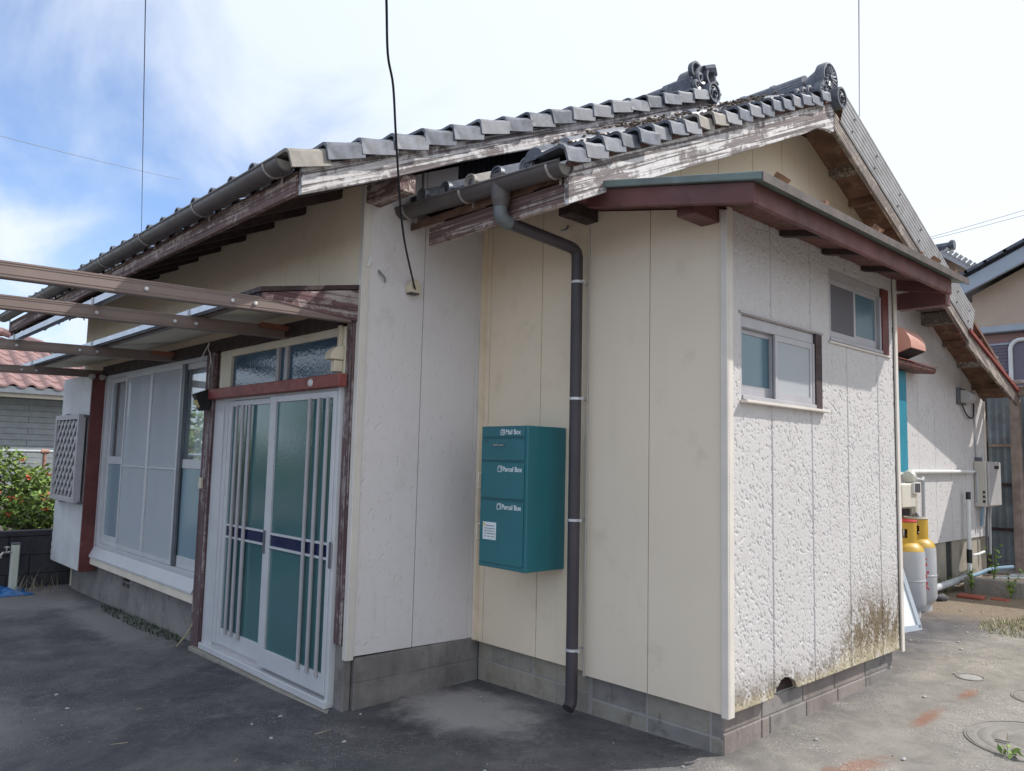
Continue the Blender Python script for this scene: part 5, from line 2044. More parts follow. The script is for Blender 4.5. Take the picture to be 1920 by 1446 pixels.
wp = thing('wall_pipe', 'white pipe running level across the gable wall', 'pipe', (XG, 5.3, 1.3))
MB().tube([(XG + 0.035, 4.45, 1.302), (XG + 0.035, 6.27, 1.315)], 0.020, 10).build('tube', 'white_plastic', wp, smooth=True)
MB().tube(catmull([(XG + 0.03, 6.27, 1.315), (XG + 0.03, 6.40, 1.315), (XG + 0.03, 6.42, 1.28), (XG + 0.03, 6.42, 0.98)], 4), 0.012, 8).build('drop', 'pvc_grey', wp, smooth=True)

fb = thing('exhaust_fan_hood', 'dark exhaust fan hood on the upper gable wall by the roof edge', 'fan hood', (XG, 6.1, 2.1))
MB().box(XG + 0.002, XG + 0.03, 5.93, 6.16, 2.03, 2.21).build('plate', 'alu_dark', fb, bevel=0.004)
MB().prism([(XG + 0.03, 2.19), (XG + 0.10, 2.18), (XG + 0.14, 2.14), (XG + 0.14, 2.08), (XG + 0.10, 2.05), (XG + 0.03, 2.05)], 'y', 5.96, 6.14).build('hood', 'heater_grey', fb, bevel=0.006)
MB().tube(catmull([(XG + 0.02, 6.05, 2.03), (XG + 0.03, 6.15, 1.93), (XG + 0.03, 6.32, 1.90), (XG + 0.02, 6.42, 1.95), (XG + 0.02, 6.44, 2.12)], 5), 0.008, 6).build('cord', 'cable_black', fb)
MB().box(XG + 0.002, XG + 0.04, 6.40, 6.48, 2.07, 2.15).build('junction_box', 'pvc_grey', fb, bevel=0.004)

cd = thing('conduit', 'thin grey conduit down the gable wall to the water heater', 'conduit', (XG, 6.5, 1.4))
MB().tube([(XG + 0.012, 6.47, 2.07), (XG + 0.012, 6.50, 1.42)], 0.010, 6).build('tube', 'pvc_grey', cd)
MB().box(XG + 0.002, XG + 0.05, 6.46, 6.56, 1.425, 1.475).build('box', 'alu_dark', cd)

wh = thing('water_heater', 'beige wall mounted water heater at the far corner of the gable wall', 'water heater', (XG, 6.6, 0.95))
MB().box(XG + 0.002, XG + 0.125, 6.42, 6.86, 0.935, 1.43).build('body', 'heater_beige', wh, bevel=0.008)
MB().box(XG + 0.126, XG + 0.150, 6.425, 6.855, 0.945, 1.425).build('front_panel', 'heater_grey', wh, bevel=0.008)
MB().box(XG + 0.1505, XG + 0.157, 6.62, 6.76, 1.35, 1.385).build('outlet', 'black_plastic', wh)
m = MB()
for z in (0.98, 1.03, 1.08):
    m.box(XG + 0.085, XG + 0.110, 6.416, 6.4195, z, z + 0.03)
m.build('label_marks', 'print_black', wh)
for k, (yy, mt) in enumerate(((6.47, 'pvc_blue'), (6.55, 'clip_metal'), (6.63, 'alu_dark'), (6.75, 'pvc_grey'))):
    MB().tube([(XG + 0.06, yy, 0.935), (XG + 0.06, yy, 0.88), (XG + 0.05, yy + 0.01, 0.82), (XG + 0.04, yy + 0.02, 0.40 if k > 1 else 0.72)], 0.014, 8).build('supply_pipe', mt, wh, smooth=True)

wt_ = thing('water_standpipe', 'white standpipe with black fittings in front of the gable wall', 'standpipe', (XG + 0.06, 6.0, 0.1))
MB().tube([(XG + 0.06, 5.98, gz(-0.8, 6) - 0.02), (XG + 0.06, 6.02, 1.02)], 0.022, 10).build('tube', 'white_plastic', wt_, smooth=True)
MB().tube([(XG + 0.06, 6.02, 1.022), (XG + 0.06, 6.02, 1.10)], 0.024, 10).build('cap', 'black_plastic', wt_, smooth=True)
MB().tube([(XG + 0.06, 5.995, 0.36), (XG + 0.06, 6.0, 0.50)], 0.027, 10).build('coupling', 'black_plastic', wt_, smooth=True)
MB().tube([(XG + 0.08, 6.0, 0.44), (XG + 0.10, 6.15, 0.445), (XG + 0.10, 6.35, 0.46)], 0.014, 8).build('branch', 'white_plastic', wt_, smooth=True)

dr = thing('drain_pipe', 'grey drain pipe lying along the foot of the gable wall', 'pipe', (XG + 0.1, 5.3, 0.2))
MB().tube([(XG + 0.10, 4.6, 0.20), (XG + 0.10, 5.72, 0.235)], 0.034, 12).build('tube', 'pvc_grey', dr, smooth=True)
MB().tube([(XG + 0.10, 5.70, 0.234), (XG + 0.10, 5.82, 0.238)], 0.044, 12).build('collar', 'pvc_grey', dr, smooth=True)
MB().tube(catmull([(XG + 0.10, 5.82, 0.238), (XG + 0.10, 6.1, 0.24), (XG + 0.16, 6.35, 0.28), (XG + 0.30, 6.6, 0.30)], 5), 0.020, 8).build('hose', 'pvc_blue', dr, smooth=True)


# LPG cylinders
def cylinder(x, y, label, red):
    z = gz(x, y)
    t = thing('gas_cylinder', label, 'gas cylinder', (x, y, z), 'gas cylinders at the annex corner')
    r, H = 0.158, 0.80
    prof = [(0.0, 0.05), (0.11, 0.055), (r - 0.02, 0.08), (r, 0.12), (r, 0.30), (r + 0.003, 0.302), (r + 0.003, 0.312), (r, 0.314), (r, 0.52), (r - 0.004, 0.55)]
    MB().lathe(prof, (x, y, z), 28).build('body', 'tank_grey', t, smooth=True)
    MB().lathe([(r - 0.004, 0.5505), (r - 0.018, 0.585), (r - 0.05, 0.615), (0.05, 0.635), (0.0, 0.64)], (x, y, z), 28).build('shoulder', 'tank_yellow', t, smooth=True)
    MB().lathe([(0.105, 0.0), (0.115, 0.0), (0.115, 0.06), (0.105, 0.06)], (x, y, z), 24).build('foot_ring', 'tank_grey', t, smooth=True)
    # collar with two openings
    m = MB()
    n = 40
    R0, R1 = 0.098, 0.092
    for k in range(n):
        a0, a1 = 2 * PI * k / n, 2 * PI * (k + 1) / n
        hole = (k % 20) in (10, 11, 12, 13)
        zs_ = [(0.60, 0.66), (0.735, 0.79)] if hole else [(0.60, 0.79)]
        for (za_, zb_) in zs_:
            q = []
            for (rr, zz2) in ((R0, za_), (R0, zb_), (R1, zb_), (R1, za_)):
                q += [(x + rr * math.cos(a0), y + rr * math.sin(a0), z + zz2), (x + rr * math.cos(a1), y + rr * math.sin(a1), z + zz2)]
            m.add(q, [(0, 1, 3, 2), (4, 5, 7, 6), (2, 3, 5, 4), (6, 7, 1, 0), (0, 2, 4, 6), (1, 7, 5, 3)])
    m.build('collar', 'tank_yellow', t)
    MB().lathe([(0.100, 0.792), (0.104, 0.800), (0.100, 0.808), (0.094, 0.806), (0.092, 0.792)], (x, y, z), 28).build('rim', 'print_red' if red else 'heater_beige', t, smooth=True)
    m = MB()
    m.lathe([(0.02, 0.635), (0.02, 0.70), (0.028, 0.70), (0.028, 0.74), (0.0, 0.745)], (x, y, z), 10)
    m.tube([(x, y, z + 0.69), (x + 0.05, y - 0.03, z + 0.69)], 0.012, 8)
    m.build('valve', 'chrome', t, smooth=True)
    return t


t1 = cylinder(-0.665, 3.86, 'grey gas cylinder with yellow collar and red rim, the nearer of the two', True)
t2 = cylinder(-0.705, 4.24, 'grey gas cylinder with red lettering, partly behind the nearer one', False)


def curved_text(body_chars, cx_, cy_, r, ang, z0, dz, size, par):
    for k, ch in enumerate(body_chars):
        a = ang
        o = text_part(ch, size, cx_ + r * math.cos(a), cy_ + r * math.sin(a), z0 - dz * k, 'print_red', par, (PI / 2, 0, a + PI / 2), 'CENTER', bold=0.002)


curved_text('LPガス', -0.705, 4.24, 0.1595, R(-48), gz(-0.7, 4.24) + 0.45, 0.085, 0.085, t2)

rg = thing('gas_meter', 'beige gas meter and regulator pipes above the gas cylinders', 'gas meter', (XG + 0.1, 4.3, 0.9))
MB().box(XG + 0.02, XG + 0.16, 3.95, 4.30, 0.98, 1.20).build('body', 'heater_beige', rg, bevel=0.015)
MB().lathe([(0.0, 0.04), (0.05, 0.035), (0.065, 0.0), (0.05, -0.035), (0.0, -0.04)], (XG + 0.10, 4.30, 1.255), 14, 'y').build('regulator', 'heater_beige', rg, smooth=True)
MB().box(XG + 0.165, XG + 0.185, 4.20, 4.32, 1.12, 1.20).build('dial', 'print_black', rg)
MB().box(XG + 0.160, XG + 0.182, 4.19, 4.33, 1.11, 1.21).build('dial_frame', 'white_plastic', rg)
for (x, yy) in ((0.10, 4.34), (0.15, 4.28)):
    MB().tube([(XG + x, yy, 0.75), (XG + x, yy, 1.15)], 0.016, 8).build('tube', 'heater_beige', rg, smooth=True)
MB().tube(catmull([(XG + 0.10, 4.36, 0.86), (XG + 0.14, 4.30, 0.93), (XG + 0.2, 4.2, 0.90), (XG + 0.2, 4.05, 0.80)], 5), 0.012, 6).build('hose', 'alu_dark', rg, smooth=True)

hk = thing('bent_vent_pipe', 'thin grey bent pipe standing beside the gas meter', 'pipe', (XG + 0.07, 4.6, 0.7))
MB().tube(catmull([(XG + 0.06, 4.42, 1.10), (XG + 0.06, 4.45, 1.22), (XG + 0.065, 4.50, 1.235), (XG + 0.075, 4.66, 1.225), (XG + 0.075, 4.70, 1.19), (XG + 0.075, 4.68, 0.60)], 5), 0.017, 8).build('tube', 'pvc_grey', hk, smooth=True)
bd = thing('leaning_board', 'dark grey board with yellow edge standing behind the gas cylinders', 'board', (XG + 0.05, 4.5, 0.6))
MB().box(XG + 0.01, XG + 0.075, 4.36, 4.50, 0.60, 1.14).build('board', 'alu_dark', bd)
MB().box(XG + 0.076, XG + 0.085, 4.47, 4.515, 0.60, 1.14).build('edge', 'tank_yellow', bd)

ps = thing('framed_board', 'white board in a blue grey frame leaning at the annex corner', 'framed board', (-0.5, 3.2, 0.08))
vs = []
a0 = Vector((-0.62, 2.6, 0.075)); u = Vector((0.21, 0.82, 0.008)); hgt = Vector((-0.16, 0.04, 0.48))
def quadbox(o_, u_, h_, t_):
    n_ = u_.cross(h_).normalized() * t_
    q = [o_, o_ + u_, o_ + u_ + h_, o_ + h_]
    m_ = MB()
    m_.add(q + [p + n_ for p in q], [(0, 1, 2, 3), (7, 6, 5, 4), (0, 4, 5, 1), (1, 5, 6, 2), (2, 6, 7, 3), (3, 7, 4, 0)])
    return m_
quadbox(a0, u, hgt, 0.02).build('board', 'print_white', ps)
for (o_, u_, h_) in ((a0 - hgt * 0.05, u, hgt * 0.10), (a0 + hgt * 0.95, u, hgt * 0.08), (a0 + u * 0.955, u * 0.05, hgt)):
    nn = u.cross(hgt).normalized()
    quadbox(o_ - nn * 0.012, u_, h_, 0.044).build('frame', 'barge_blue', ps)

# concrete planter, weeds, sheets on it
pb = thing('block_planter', 'low concrete block planter at the far corner with weeds', 'planter', (-0.4, 5.8, 0.1))
for k, (a, b, c, d) in enumerate(((-0.70, -0.22, 5.44, 5.55), (-0.22, -0.11, 5.44, 6.6), (-0.11, 0.30, 5.60, 5.71))):
    MB().box(a, b, c, d, 0.08, 0.275).build('wall', 'planter_concrete', pb, bevel=0.006)
MB().box(-0.69, -0.23, 5.56, 6.5, 0.06, 0.22).build('soil', 'roof_dirt', pb)
bdn = thing('board_pile', 'heap of pale weathered boards lying on the planter', 'boards', (-0.2, 6.0, 0.28))
rnd = random.Random(8)
for k in range(8):
    x, yy = -0.47 + 0.035 * k, 5.60 + 0.035 * k
    m = MB()
    m.beam((x, yy, 0.285 + 0.008 * k), (x + 0.50, yy + 0.16 + rnd.uniform(-0.1, 0.1), 0.335 + 0.014 * k), 0.075, 0.010)
    m.build('board', 'stone_pale' if k % 3 else 'print_white', bdn)
br = thing('broken_brick', 'flat broken red brick lying on the soil', 'brick', (-0.52, 5.15, 0.13))
MB().box(-0.66, -0.44, 5.08, 5.22, 0.115, 0.150).build('piece', 'brick_red', br, bevel=0.01)
MB().box(-0.40, -0.25, 5.18, 5.28, 0.115, 0.140).build('piece', 'brick_red', br, bevel=0.01)
sd = thing('dark_stone', 'dark stone on the soil near the drain pipe', 'stone', (-0.72, 4.85, 0.12))
def rock(m, c, s, rnd):
    pts = []
    for i in range(5):
        th = PI * (i + 0.5) / 5
        for j in range(7):
            ph = 2 * PI * j / 7
            r = rnd.uniform(0.8, 1.2)
            pts.append((c[0] + s[0] * r * math.sin(th) * math.cos(ph), c[1] + s[1] * r * math.sin(th) * math.sin(ph), c[2] + s[2] * r * math.cos(th)))
    fs = [(i * 7 + j, i * 7 + (j + 1) % 7, (i + 1) * 7 + (j + 1) % 7, (i + 1) * 7 + j) for i in range(4) for j in range(7)]
    fs += [tuple(range(7)), tuple(range(28, 35))[::-1]]
    m.add(pts, fs)
m = MB(); rock(m, (-0.70, 4.82, 0.135), (0.055, 0.09, 0.035), random.Random(1)); m.build('piece', 'stone_dark', sd, smooth=True)

# loose chips, gravel and straws on the ground
m = MB()
rnd = random.Random(21)
for k in range(260):
    if k < 170:
        x, yy = rnd.uniform(-1.0, 1.6), rnd.uniform(-0.1, 4.8)
        if x < 0.06 and yy < 2.1: continue
    else:
        x, yy = rnd.uniform(-3.2, 0.6), rnd.uniform(-2.6, -0.1)
        if x < -1.8 and yy > -1.0: continue
    s = rnd.choice((0.0025, 0.003, 0.004, 0.004, 0.006, 0.011)) * (1.0 if k < 170 else 0.8)
    rock(m, (x, yy, gz(x, yy) + s * 0.4), (s, s * rnd.uniform(0.6, 1.4), s * 0.6), rnd)
o = m.build('gravel', 'stone_pale', None); o['kind'] = 'stuff'
m = MB()
for k in range(90):
    x, yy = rnd.uniform(-0.8, 1.2), rnd.uniform(2.4, 5.2)
    if k > 70: x, yy = rnd.uniform(-2.6, 1.2), rnd.uniform(-2.2, 1.8)
    if x < 0.08 and -0.9 < yy < 2.1: continue
    a = rnd.uniform(0, PI)
    L_ = rnd.uniform(0.03, 0.12)
    z = gz(x, yy) + 0.004
    m.tube([(x, yy, z), (x + L_ * 0.5 * math.cos(a), yy + L_ * 0.5 * math.sin(a), z + 0.004), (x + L_ * math.cos(a + 0.3), yy + L_ * math.sin(a + 0.3), z)], 0.0016, 4)
o = m.build('straw_litter', 'dry_straw', None); o['kind'] = 'stuff'

# manholes
m_concrete('lid_concrete', (0.20, 0.188, 0.17), (0.27, 0.25, 0.225), (0.13, 0.12, 0.11))


def disc_cover(label, x, y, r, mat, rings):
    z = gz(x, y) + 0.004

    def lay(mb_):
        mb_.v = [(p[0], p[1], p[2] + gz(p[0], p[1]) - gz(x, y)) for p in mb_.v]
        return mb_
    t = thing('manhole_cover', label, 'manhole cover', (x, y, z), 'covers in the side path')
    lay(MB().lathe([(r + 0.012, -0.02), (r + 0.010, 0.001), (r + 0.004, 0.002), (r + 0.002, -0.003), (r, -0.003)], (x, y, z), 48)).build('ring', 'lid_concrete', t, smooth=True)
    lay(MB().lathe([(r - 0.004, -0.01), (r - 0.004, 0.000), (r * 0.9, 0.001)] + [q for k in range(rings) for q in ((r * (0.86 - 0.2 * k), 0.001), (r * (0.85 - 0.2 * k), -0.001), (r * (0.84 - 0.2 * k), -0.001), (r * (0.83 - 0.2 * k), 0.001))] + [(0.0, 0.001)], (x, y, z), 48)).build('lid', mat, t, smooth=True)
    return t


mh = disc_cover('large round concrete manhole cover set in the side path', 0.90, 1.24, 0.30, 'lid_concrete', 3)
for (dx, dy) in ((-0.12, -0.12), (0.10, 0.10)):
    MB().box(0.90 + dx - 0.03, 0.90 + dx + 0.03, 1.24 + dy - 0.006, 1.24 + dy + 0.006, gz(0.9, 1.24) + 0.0065, gz(0.9, 1.24) + 0.009).build('lift_slot', 'print_black', mh)
disc_cover('second grey manhole cover further back on the side path', 0.74, 2.05, 0.15, 'lid_concrete', 1)
disc_cover('small pale round drain cap in the side path', 0.315, 2.22, 0.068, 'mortar', 0)


# ------------------------------------------------------------------ plants
def leaf_cloud(m, c, rad, n, s, rnd, flat=0.0):
    for k in range(n):
        while True:
            p = Vector((rnd.uniform(-1, 1), rnd.uniform(-1, 1), rnd.uniform(-1, 1)))
            if 0.25 < p.length < 1: break
        q = Vector(c) + Vector((p.x * rad[0], p.y * rad[1], p.z * rad[2]))
        d = Vector((rnd.uniform(-1, 1), rnd.uniform(-1, 1), rnd.uniform(-0.5, 0.7))).normalized()
        e = d.orthogonal().normalized()
        e = (e * math.cos(k) + d.cross(e) * math.sin(k)).normalized()
        L_ = s * rnd.uniform(0.7, 1.3)
        w = L_ * 0.42
        m.add([q - d * L_ * 0.5, q + e * w * 0.5 + d * 0.05 * L_, q + d * L_ * 0.5, q - e * w * 0.5 + d * 0.05 * L_], [(0, 1, 2, 3)])


def leaf_build(m, name, mat, par):
    o = WLOC[par.name]
    me = m.mesh(name, o, False, recalc=False)
    me.materials.append(MATS[mat])
    ob = bpy.data.objects.new(name, me)
    col.objects.link(ob)
    ob.parent = par
    WLOC[ob.name] = Vector(o)
    return ob


def shrub(label, x, y, z, blobs, n, s, mats, rnd, flowers=0, cat='shrub', name='shrub', leaf_name='foliage', trunk=True, grp=None):
    t = thing(name, label, cat, (x, y, z), grp)
    ms = [MB() for _ in mats]
    for i, (dx, dy, dz, r) in enumerate(blobs):
        for j, m in enumerate(ms):
            leaf_cloud(m, (x + dx, y + dy, z + dz), (r, r, r * 0.9), n // len(mats), s, rnd)
    for j, m in enumerate(ms):
        o = leaf_build(m, leaf_name, mats[j], t)
        o['kind'] = 'stuff'
    if flowers:
        m = MB()
        for k in range(flowers):
            dx, dy, dz, r = rnd.choice(blobs)
            p = Vector((rnd.uniform(-1, 1), rnd.uniform(-1, 1), rnd.uniform(-0.4, 1))).normalized() * r * 0.98
            leaf_cloud(m, (x + dx + p.x, y + dy + p.y, z + dz + p.z), (0.05, 0.05, 0.04), 9, 0.055, rnd)
        leaf_build(m, 'flower', 'flower_red', t)['kind'] = 'stuff'
    if trunk:
        m = MB()
        for (dx, dy, dz, r) in blobs:
            m.tube([(x, y, z - 0.1), (x + dx * 0.4, y + dy * 0.4, z + dz * 0.5), (x + dx, y + dy, z + dz)], [0.03, 0.02, 0.008], 5)
        m.build('stem', 'bark', t)
    return t


rnd = random.Random(31)
bl = []
for k in range(16):
    bl.append((rnd.uniform(-0.6, 0.4), rnd.uniform(-2.0, 0.10), rnd.uniform(0.1, 0.62), rnd.uniform(0.25, 0.36)))
bl += [(-0.1, -0.55, 0.85, 0.28), (0.0, -0.20, 0.62, 0.24), (0.1, -0.9, 0.9, 0.3), (0.0, -1.4, 0.85, 0.33), (0.1, 0.0, 0.2, 0.22)]
shrub('bushy green shrub with red flowers behind the dark wall', -10.4, -0.45, 0.25, bl, 330, 0.085, ['leaf_bright', 'leaf_bright', 'leaf_weed'], rnd, 60)

# weeds by the planter
for (x, y, z, hh, lab) in ((-0.62, 5.40, 0.14, 0.24, 'leafy weed growing at the front left of the planter'), (-0.48, 5.62, 0.22, 0.42, 'tall thin weed growing inside the planter'), (-0.28, 5.38, 0.14, 0.24, 'low weed at the front right of the planter'), (-0.82, 5.3, 0.13, 0.14, 'small weed between drain pipe and soil')):
    t = thing('weed', lab, 'weed', (x, y, z), 'weeds along the house')
    m, st = MB(), MB()
    for k in range(5):
        a = rnd.uniform(0, 2 * PI)
        tip = Vector((x + rnd.uniform(0.02, 0.12) * math.cos(a), y + rnd.uniform(0.02, 0.12) * math.sin(a), z + hh * rnd.uniform(0.4, 1.0)))
        st.tube([(x, y, z - 0.02), ((x * 1.4 + tip.x * 0.6) / 2, (y * 1.4 + tip.y * 0.6) / 2, (z + tip.z) / 2), tip], 0.003, 4)
        for q in range(5):
            u_ = 0.35 + 0.65 * q / 4
            p = Vector((x, y, z)).lerp(tip, u_)
            leaf_cloud(m, p, (0.025, 0.025, 0.02), 2, 0.045, rnd)
    leaf_build(m, 'leaf', 'leaf_bright', t)['kind'] = 'stuff'
    st.build('stem', 'leaf_weed', t)
t = thing('weed', 'small bright green sprout on the edge of the large manhole cover', 'weed', (0.86, 0.96, gz(0.86, 0.96)), 'weeds along the house')
m = MB()
leaf_cloud(m, (0.86, 0.96, gz(0.86, 0.96) + 0.025), (0.05, 0.05, 0.025), 16, 0.05, rnd)
leaf_build(m, 'leaf', 'leaf_bright', t)['kind'] = 'stuff'
MB().tube([(0.84, 0.97, gz(0.84, 0.97)), (0.842, 0.972, gz(0.84, 0.97) + 0.10)], 0.002, 4).build('stem', 'dry_straw', t)

# grass tuft patch at right, moss line by the window foundation
def grass(name, cx_, cy_, rx, ry, n, h, mat):
    m = MB()
    for k in range(n):
        a, q = rnd.uniform(0, 2 * PI), math.sqrt(rnd.random())
        x, y = cx_ + rx * q * math.cos(a), cy_ + ry * q * math.sin(a)
        z = gz(x, y)
        d = Vector((rnd.uniform(-1, 1), rnd.uniform(-1, 1), 0)) * h * 0.6
        hh = h * rnd.uniform(0.4, 1.0)
        w = Vector((-d.y, d.x, 0)).normalized() * 0.004 if d.length > 0 else Vector((0.004, 0, 0))
        m.add([Vector((x, y, z)) - w, Vector((x, y, z)) + w, Vector((x, y, z + hh)) + d], [(0, 1, 2)])
    me = m.mesh(name, (0, 0, 0), False, recalc=False)
    me.materials.append(MATS[mat])
    ob = bpy.data.objects.new(name, me)
    col.objects.link(ob)
    ob['kind'] = 'stuff'
    return ob


grass('grass', 0.14, 4.0, 0.26, 0.42, 600, 0.05, 'grass_dry')
grass('moss', -5.0, -0.93, 1.0, 0.10, 700, 0.035, 'leaf_dark')
grass('grass', -7.25, -1.15, 0.30, 0.35, 40, 0.22, 'dry_straw')

# ------------------------------------------------------------------ left background
dw = thing('concrete_block_wall', 'low dark stained concrete wall left of the house', 'wall', (-7.66, -1.5, -0.2))
ys_ = [-6.0 + 0.4 * k for k in range(20)]
for ci, (z0, z1) in enumerate(((-0.45, -0.20), (-0.195, 0.0), (0.005, 0.20), (0.205, 0.40))):
    sh = 0.2 if ci % 2 else 0.0
    for k in range(len(ys_) - 1):
        MB().box(-7.78, -7.66, ys_[k] + sh + 0.003, ys_[k + 1] + sh - 0.003, z0, z1).build('block', 'wall_dark', dw, bevel=0.004)
MB().box(-7.79, -7.65, -6.0, 1.8, 0.403, 0.46).build('coping', 'wall_dark', dw, bevel=0.006)

tp = thing('tap_post', 'pale green water tap post in front of the dark wall', 'tap post', (-7.42, -1.40, -0.15))
MB().box(-7.455, -7.385, -1.42, -1.35, gz(-7.4, -1.4) - 0.02, 0.345).build('post', 'tap_cream', tp, bevel=0.008)
MB().box(-7.457, -7.383, -1.422, -1.348, 0.3455, 0.362).build('cap', 'alu_dark', tp, bevel=0.003)
m = MB()
m.tube([(-7.40, -1.42, 0.27), (-7.38, -1.50, 0.27), (-7.37, -1.52, 0.25), (-7.37, -1.52, 0.22)], 0.012, 8)
m.lathe([(0.0, 0.06), (0.03, 0.055), (0.03, 0.045), (0.008, 0.04), (0.008, 0.0)], (-7.385, -1.47, 0.275), 8)
m.build('tap', 'chrome', tp, smooth=True)

tb = thing('blue_tarp', 'crumpled blue tarp on the ground beside the tap post', 'tarp', (-7.2, -1.6, -0.13))
m = MB()
rr = random.Random(4)
def tarpf(u, v):
    x, y = -7.62 + 0.50 * u, -2.1 + 0.83 * v
    e = min(u, 1 - u, v, 1 - v)
    z = gz(x, y) + 0.005 + 0.035 * math.sin(9 * u + 4 * v) ** 2 * min(1, e * 6) + 0.03 * math.sin(13 * v - 6 * u) ** 2 * min(1, e * 6)
    return (x + 0.03 * math.sin(7 * v), y + 0.03 * math.sin(9 * u), z)
m.grid(tarpf, 18, 22)
m.build('sheet', 'tarp_blue', tb, smooth=True)

rl = thing('pipe_railing', 'silver pipe railing with a rusty post in front of the grey house', 'railing', (-11.2, -0.5, 0.3))
MB().tube([(-11.2, -7.0, 1.29), (-11.2, 1.5, 1.29)], 0.024, 10).build('rail', 'steel_pipe', rl, smooth=True)
for yk in (-4.4, -2.4, -0.37):
    MB().tube([(-11.2, yk, 0.1), (-11.2, yk, 1.27)], 0.026, 10).build('post', 'rusty_pipe', rl, smooth=True)
    MB().tube([(-11.2, yk - 0.05, 1.29), (-11.2, yk + 0.05, 1.29)], 0.036, 10).build('clamp', 'rusty_pipe', rl, smooth=True)
MB().box(-11.9, -11.6, -6.5, 0.6, -0.3, 0.55).build('footing', 'planter_concrete', rl)

nh = thing('neighbour_house', 'grey sided house with a pink tiled hip roof beyond the shrub at left', 'house', (-18, -2, 0), 'neighbouring houses')
bx = -15.8
m = MB(); m.box(-22, bx - 0.02, -3.4, 3.2, -0.4, 2.5); m.build('wall', 'grey_siding', nh)
rnd2 = random.Random(6)
for r in range(20):
    z0 = 0.0 + 0.115 * r
    yk = -3.3 + (0.9 if r % 2 else 0)
    while yk < 3.2:
        MB().box(bx - 0.02, bx + 0.004 + rnd2.uniform(0, 0.006), yk + 0.003, min(3.2, yk + 1.797), z0 + 0.004, z0 + 0.111).build('siding_board', 'grey_siding', nh)
        yk += 1.8
MB().box(bx - 0.02, -15.25, -3.7, 3.5, 2.40, 2.46).build('soffit', 'soffit_cream', nh)
MB().box(-15.30, -15.22, -3.7, 3.5, 2.38, 2.50).build('eave_gutter', 'cable_grey', nh)
MB().box(-15.34, -15.302, -3.7, 3.5, 2.30, 2.42).build('fascia_board', 'soffit_cream', nh)
# pantiles: one mesh, one object each
seg = 8
tw, tl = 0.31, 0.36
sl_ = 0.42
m = MB()
vs, fs = [], []
for i in range(seg + 1):
    u_ = i / seg
    h = 0.055 * math.sin(PI * min(1, u_ / 0.6)) if u_ < 0.6 else -0.015 * math.sin(PI * (u_ - 0.6) / 0.4)
    vs += [(0.0, tw * u_, h + 0.03), (-tl * 1.08, tw * u_, h + tl * 1.08 * sl_), (0.0, tw * u_, h - 0.01)]
for i in range(seg):
    a_, b_ = 3 * i, 3 * i + 3
    fs += [(a_, b_, b_ + 1, a_ + 1), (a_ + 2, b_ + 2, b_, a_)]
m.add(vs, fs)
ptm = m.mesh('roof_tile', (0, 0, 0), True)
ptm.materials.append(MATS['pink_tile'])
for r in range(9):
    x = -15.2 - tl * r
    z = 2.50 + tl * r * sl_
    for c in range(15):
        yk = -3.0 + tw * c
        if yk > 2.6 - 0.36 * r or yk < -3.2 + 0.36 * r: continue
        if yk < -2.6 and False: continue
        inst('roof_tile', ptm, nh, (x, yk, z + rnd2.uniform(-0.004, 0.004)))
m = MB()
m.add([(-15.22, -3.6, 2.46), (-15.22, 3.4, 2.46), (-18.5, 0.2, 3.80), (-18.5, -0.4, 3.80), (-22, -3.6, 2.46), (-22, 3.4, 2.46)], [(0, 1, 2, 3), (1, 5, 2), (5, 4, 3, 2), (4, 0, 3)])
m.build('roof_deck', 'pink_tile', nh)
m = MB()
n = 10
for k in range(n):
    t_ = k / n
    a_ = Vector((-15.2, 3.3, 2.56)).lerp(Vector((-18.5, 0.2, 3.92)), t_)
    b_ = Vector((-15.2, 3.3, 2.56)).lerp(Vector((-18.5, 0.2, 3.92)), t_ + 0.11)
    MB().tube([a_, b_], [0.10, 0.085], 8).build('hip_tile', 'pink_tile', nh, smooth=True)
MB().tube([(-18.5, 0.2, 3.92), (-18.5, -0.4, 3.92)], 0.10, 8).build('ridge_tile', 'pink_tile', nh, smooth=True)

# trees standing across the forecourt on the left, which the panes mirror
rnd = random.Random(77)
def tree(label, x, y, H, crown, n, s, mats, cat='tree'):
    t = thing('broadleaf_tree', label, cat, (x, y, gz(x, y)), 'trees across the forecourt')
    m = MB()
    z0 = gz(x, y)
    m.tube(catmull([(x, y, z0 - 0.1), (x + 0.05, y, z0 + H * 0.3), (x - 0.05, y + 0.05, z0 + H * 0.7)], 4), [0.11 - 0.008 * k for k in range(9)], 8)
    for k in range(6):
        a = k * 1.1
        m.tube([(x, y, z0 + H * (0.3 + 0.05 * k)), (x + 0.5 * math.cos(a), y + 0.5 * math.sin(a), z0 + H * (0.5 + 0.05 * k)), (x + 0.9 * math.cos(a), y + 0.9 * math.sin(a), z0 + H * (0.62 + 0.05 * k))], [0.05, 0.03, 0.012], 5)
    m.build('trunk', 'bark', t)
    for j, mt in enumerate(mats):
        c = MB()
        for k in range(crown):
            a = rnd.uniform(0, 2 * PI)
            q = rnd.uniform(0.1, 1.0)
            leaf_cloud(c, (x + 1.0 * q * math.cos(a), y + 1.3 * q * math.sin(a), z0 + H * rnd.uniform(0.35, 0.95)), (0.5, 0.5, 0.42), n, s, rnd)
        o = leaf_build(c, 'crown', mt, t)
        o['kind'] = 'stuff'


tree('small broadleaf tree with yellowish leaves across the forecourt', -13.2, -5.0, 2.3, 12, 90, 0.16, ['leaf_bright', 'leaf_bright', 'leaf_orange'])
tree('dense green tree across the forecourt beside the yellowish one', -11.2, -6.6, 2.6, 14, 90, 0.16, ['leaf_bright', 'leaf_bright', 'leaf_green'])
tree('broad dark green tree across the forecourt, furthest from the wall', -9.2, -8.4, 2.6, 14, 80, 0.16, ['leaf_green', 'leaf_dark'])

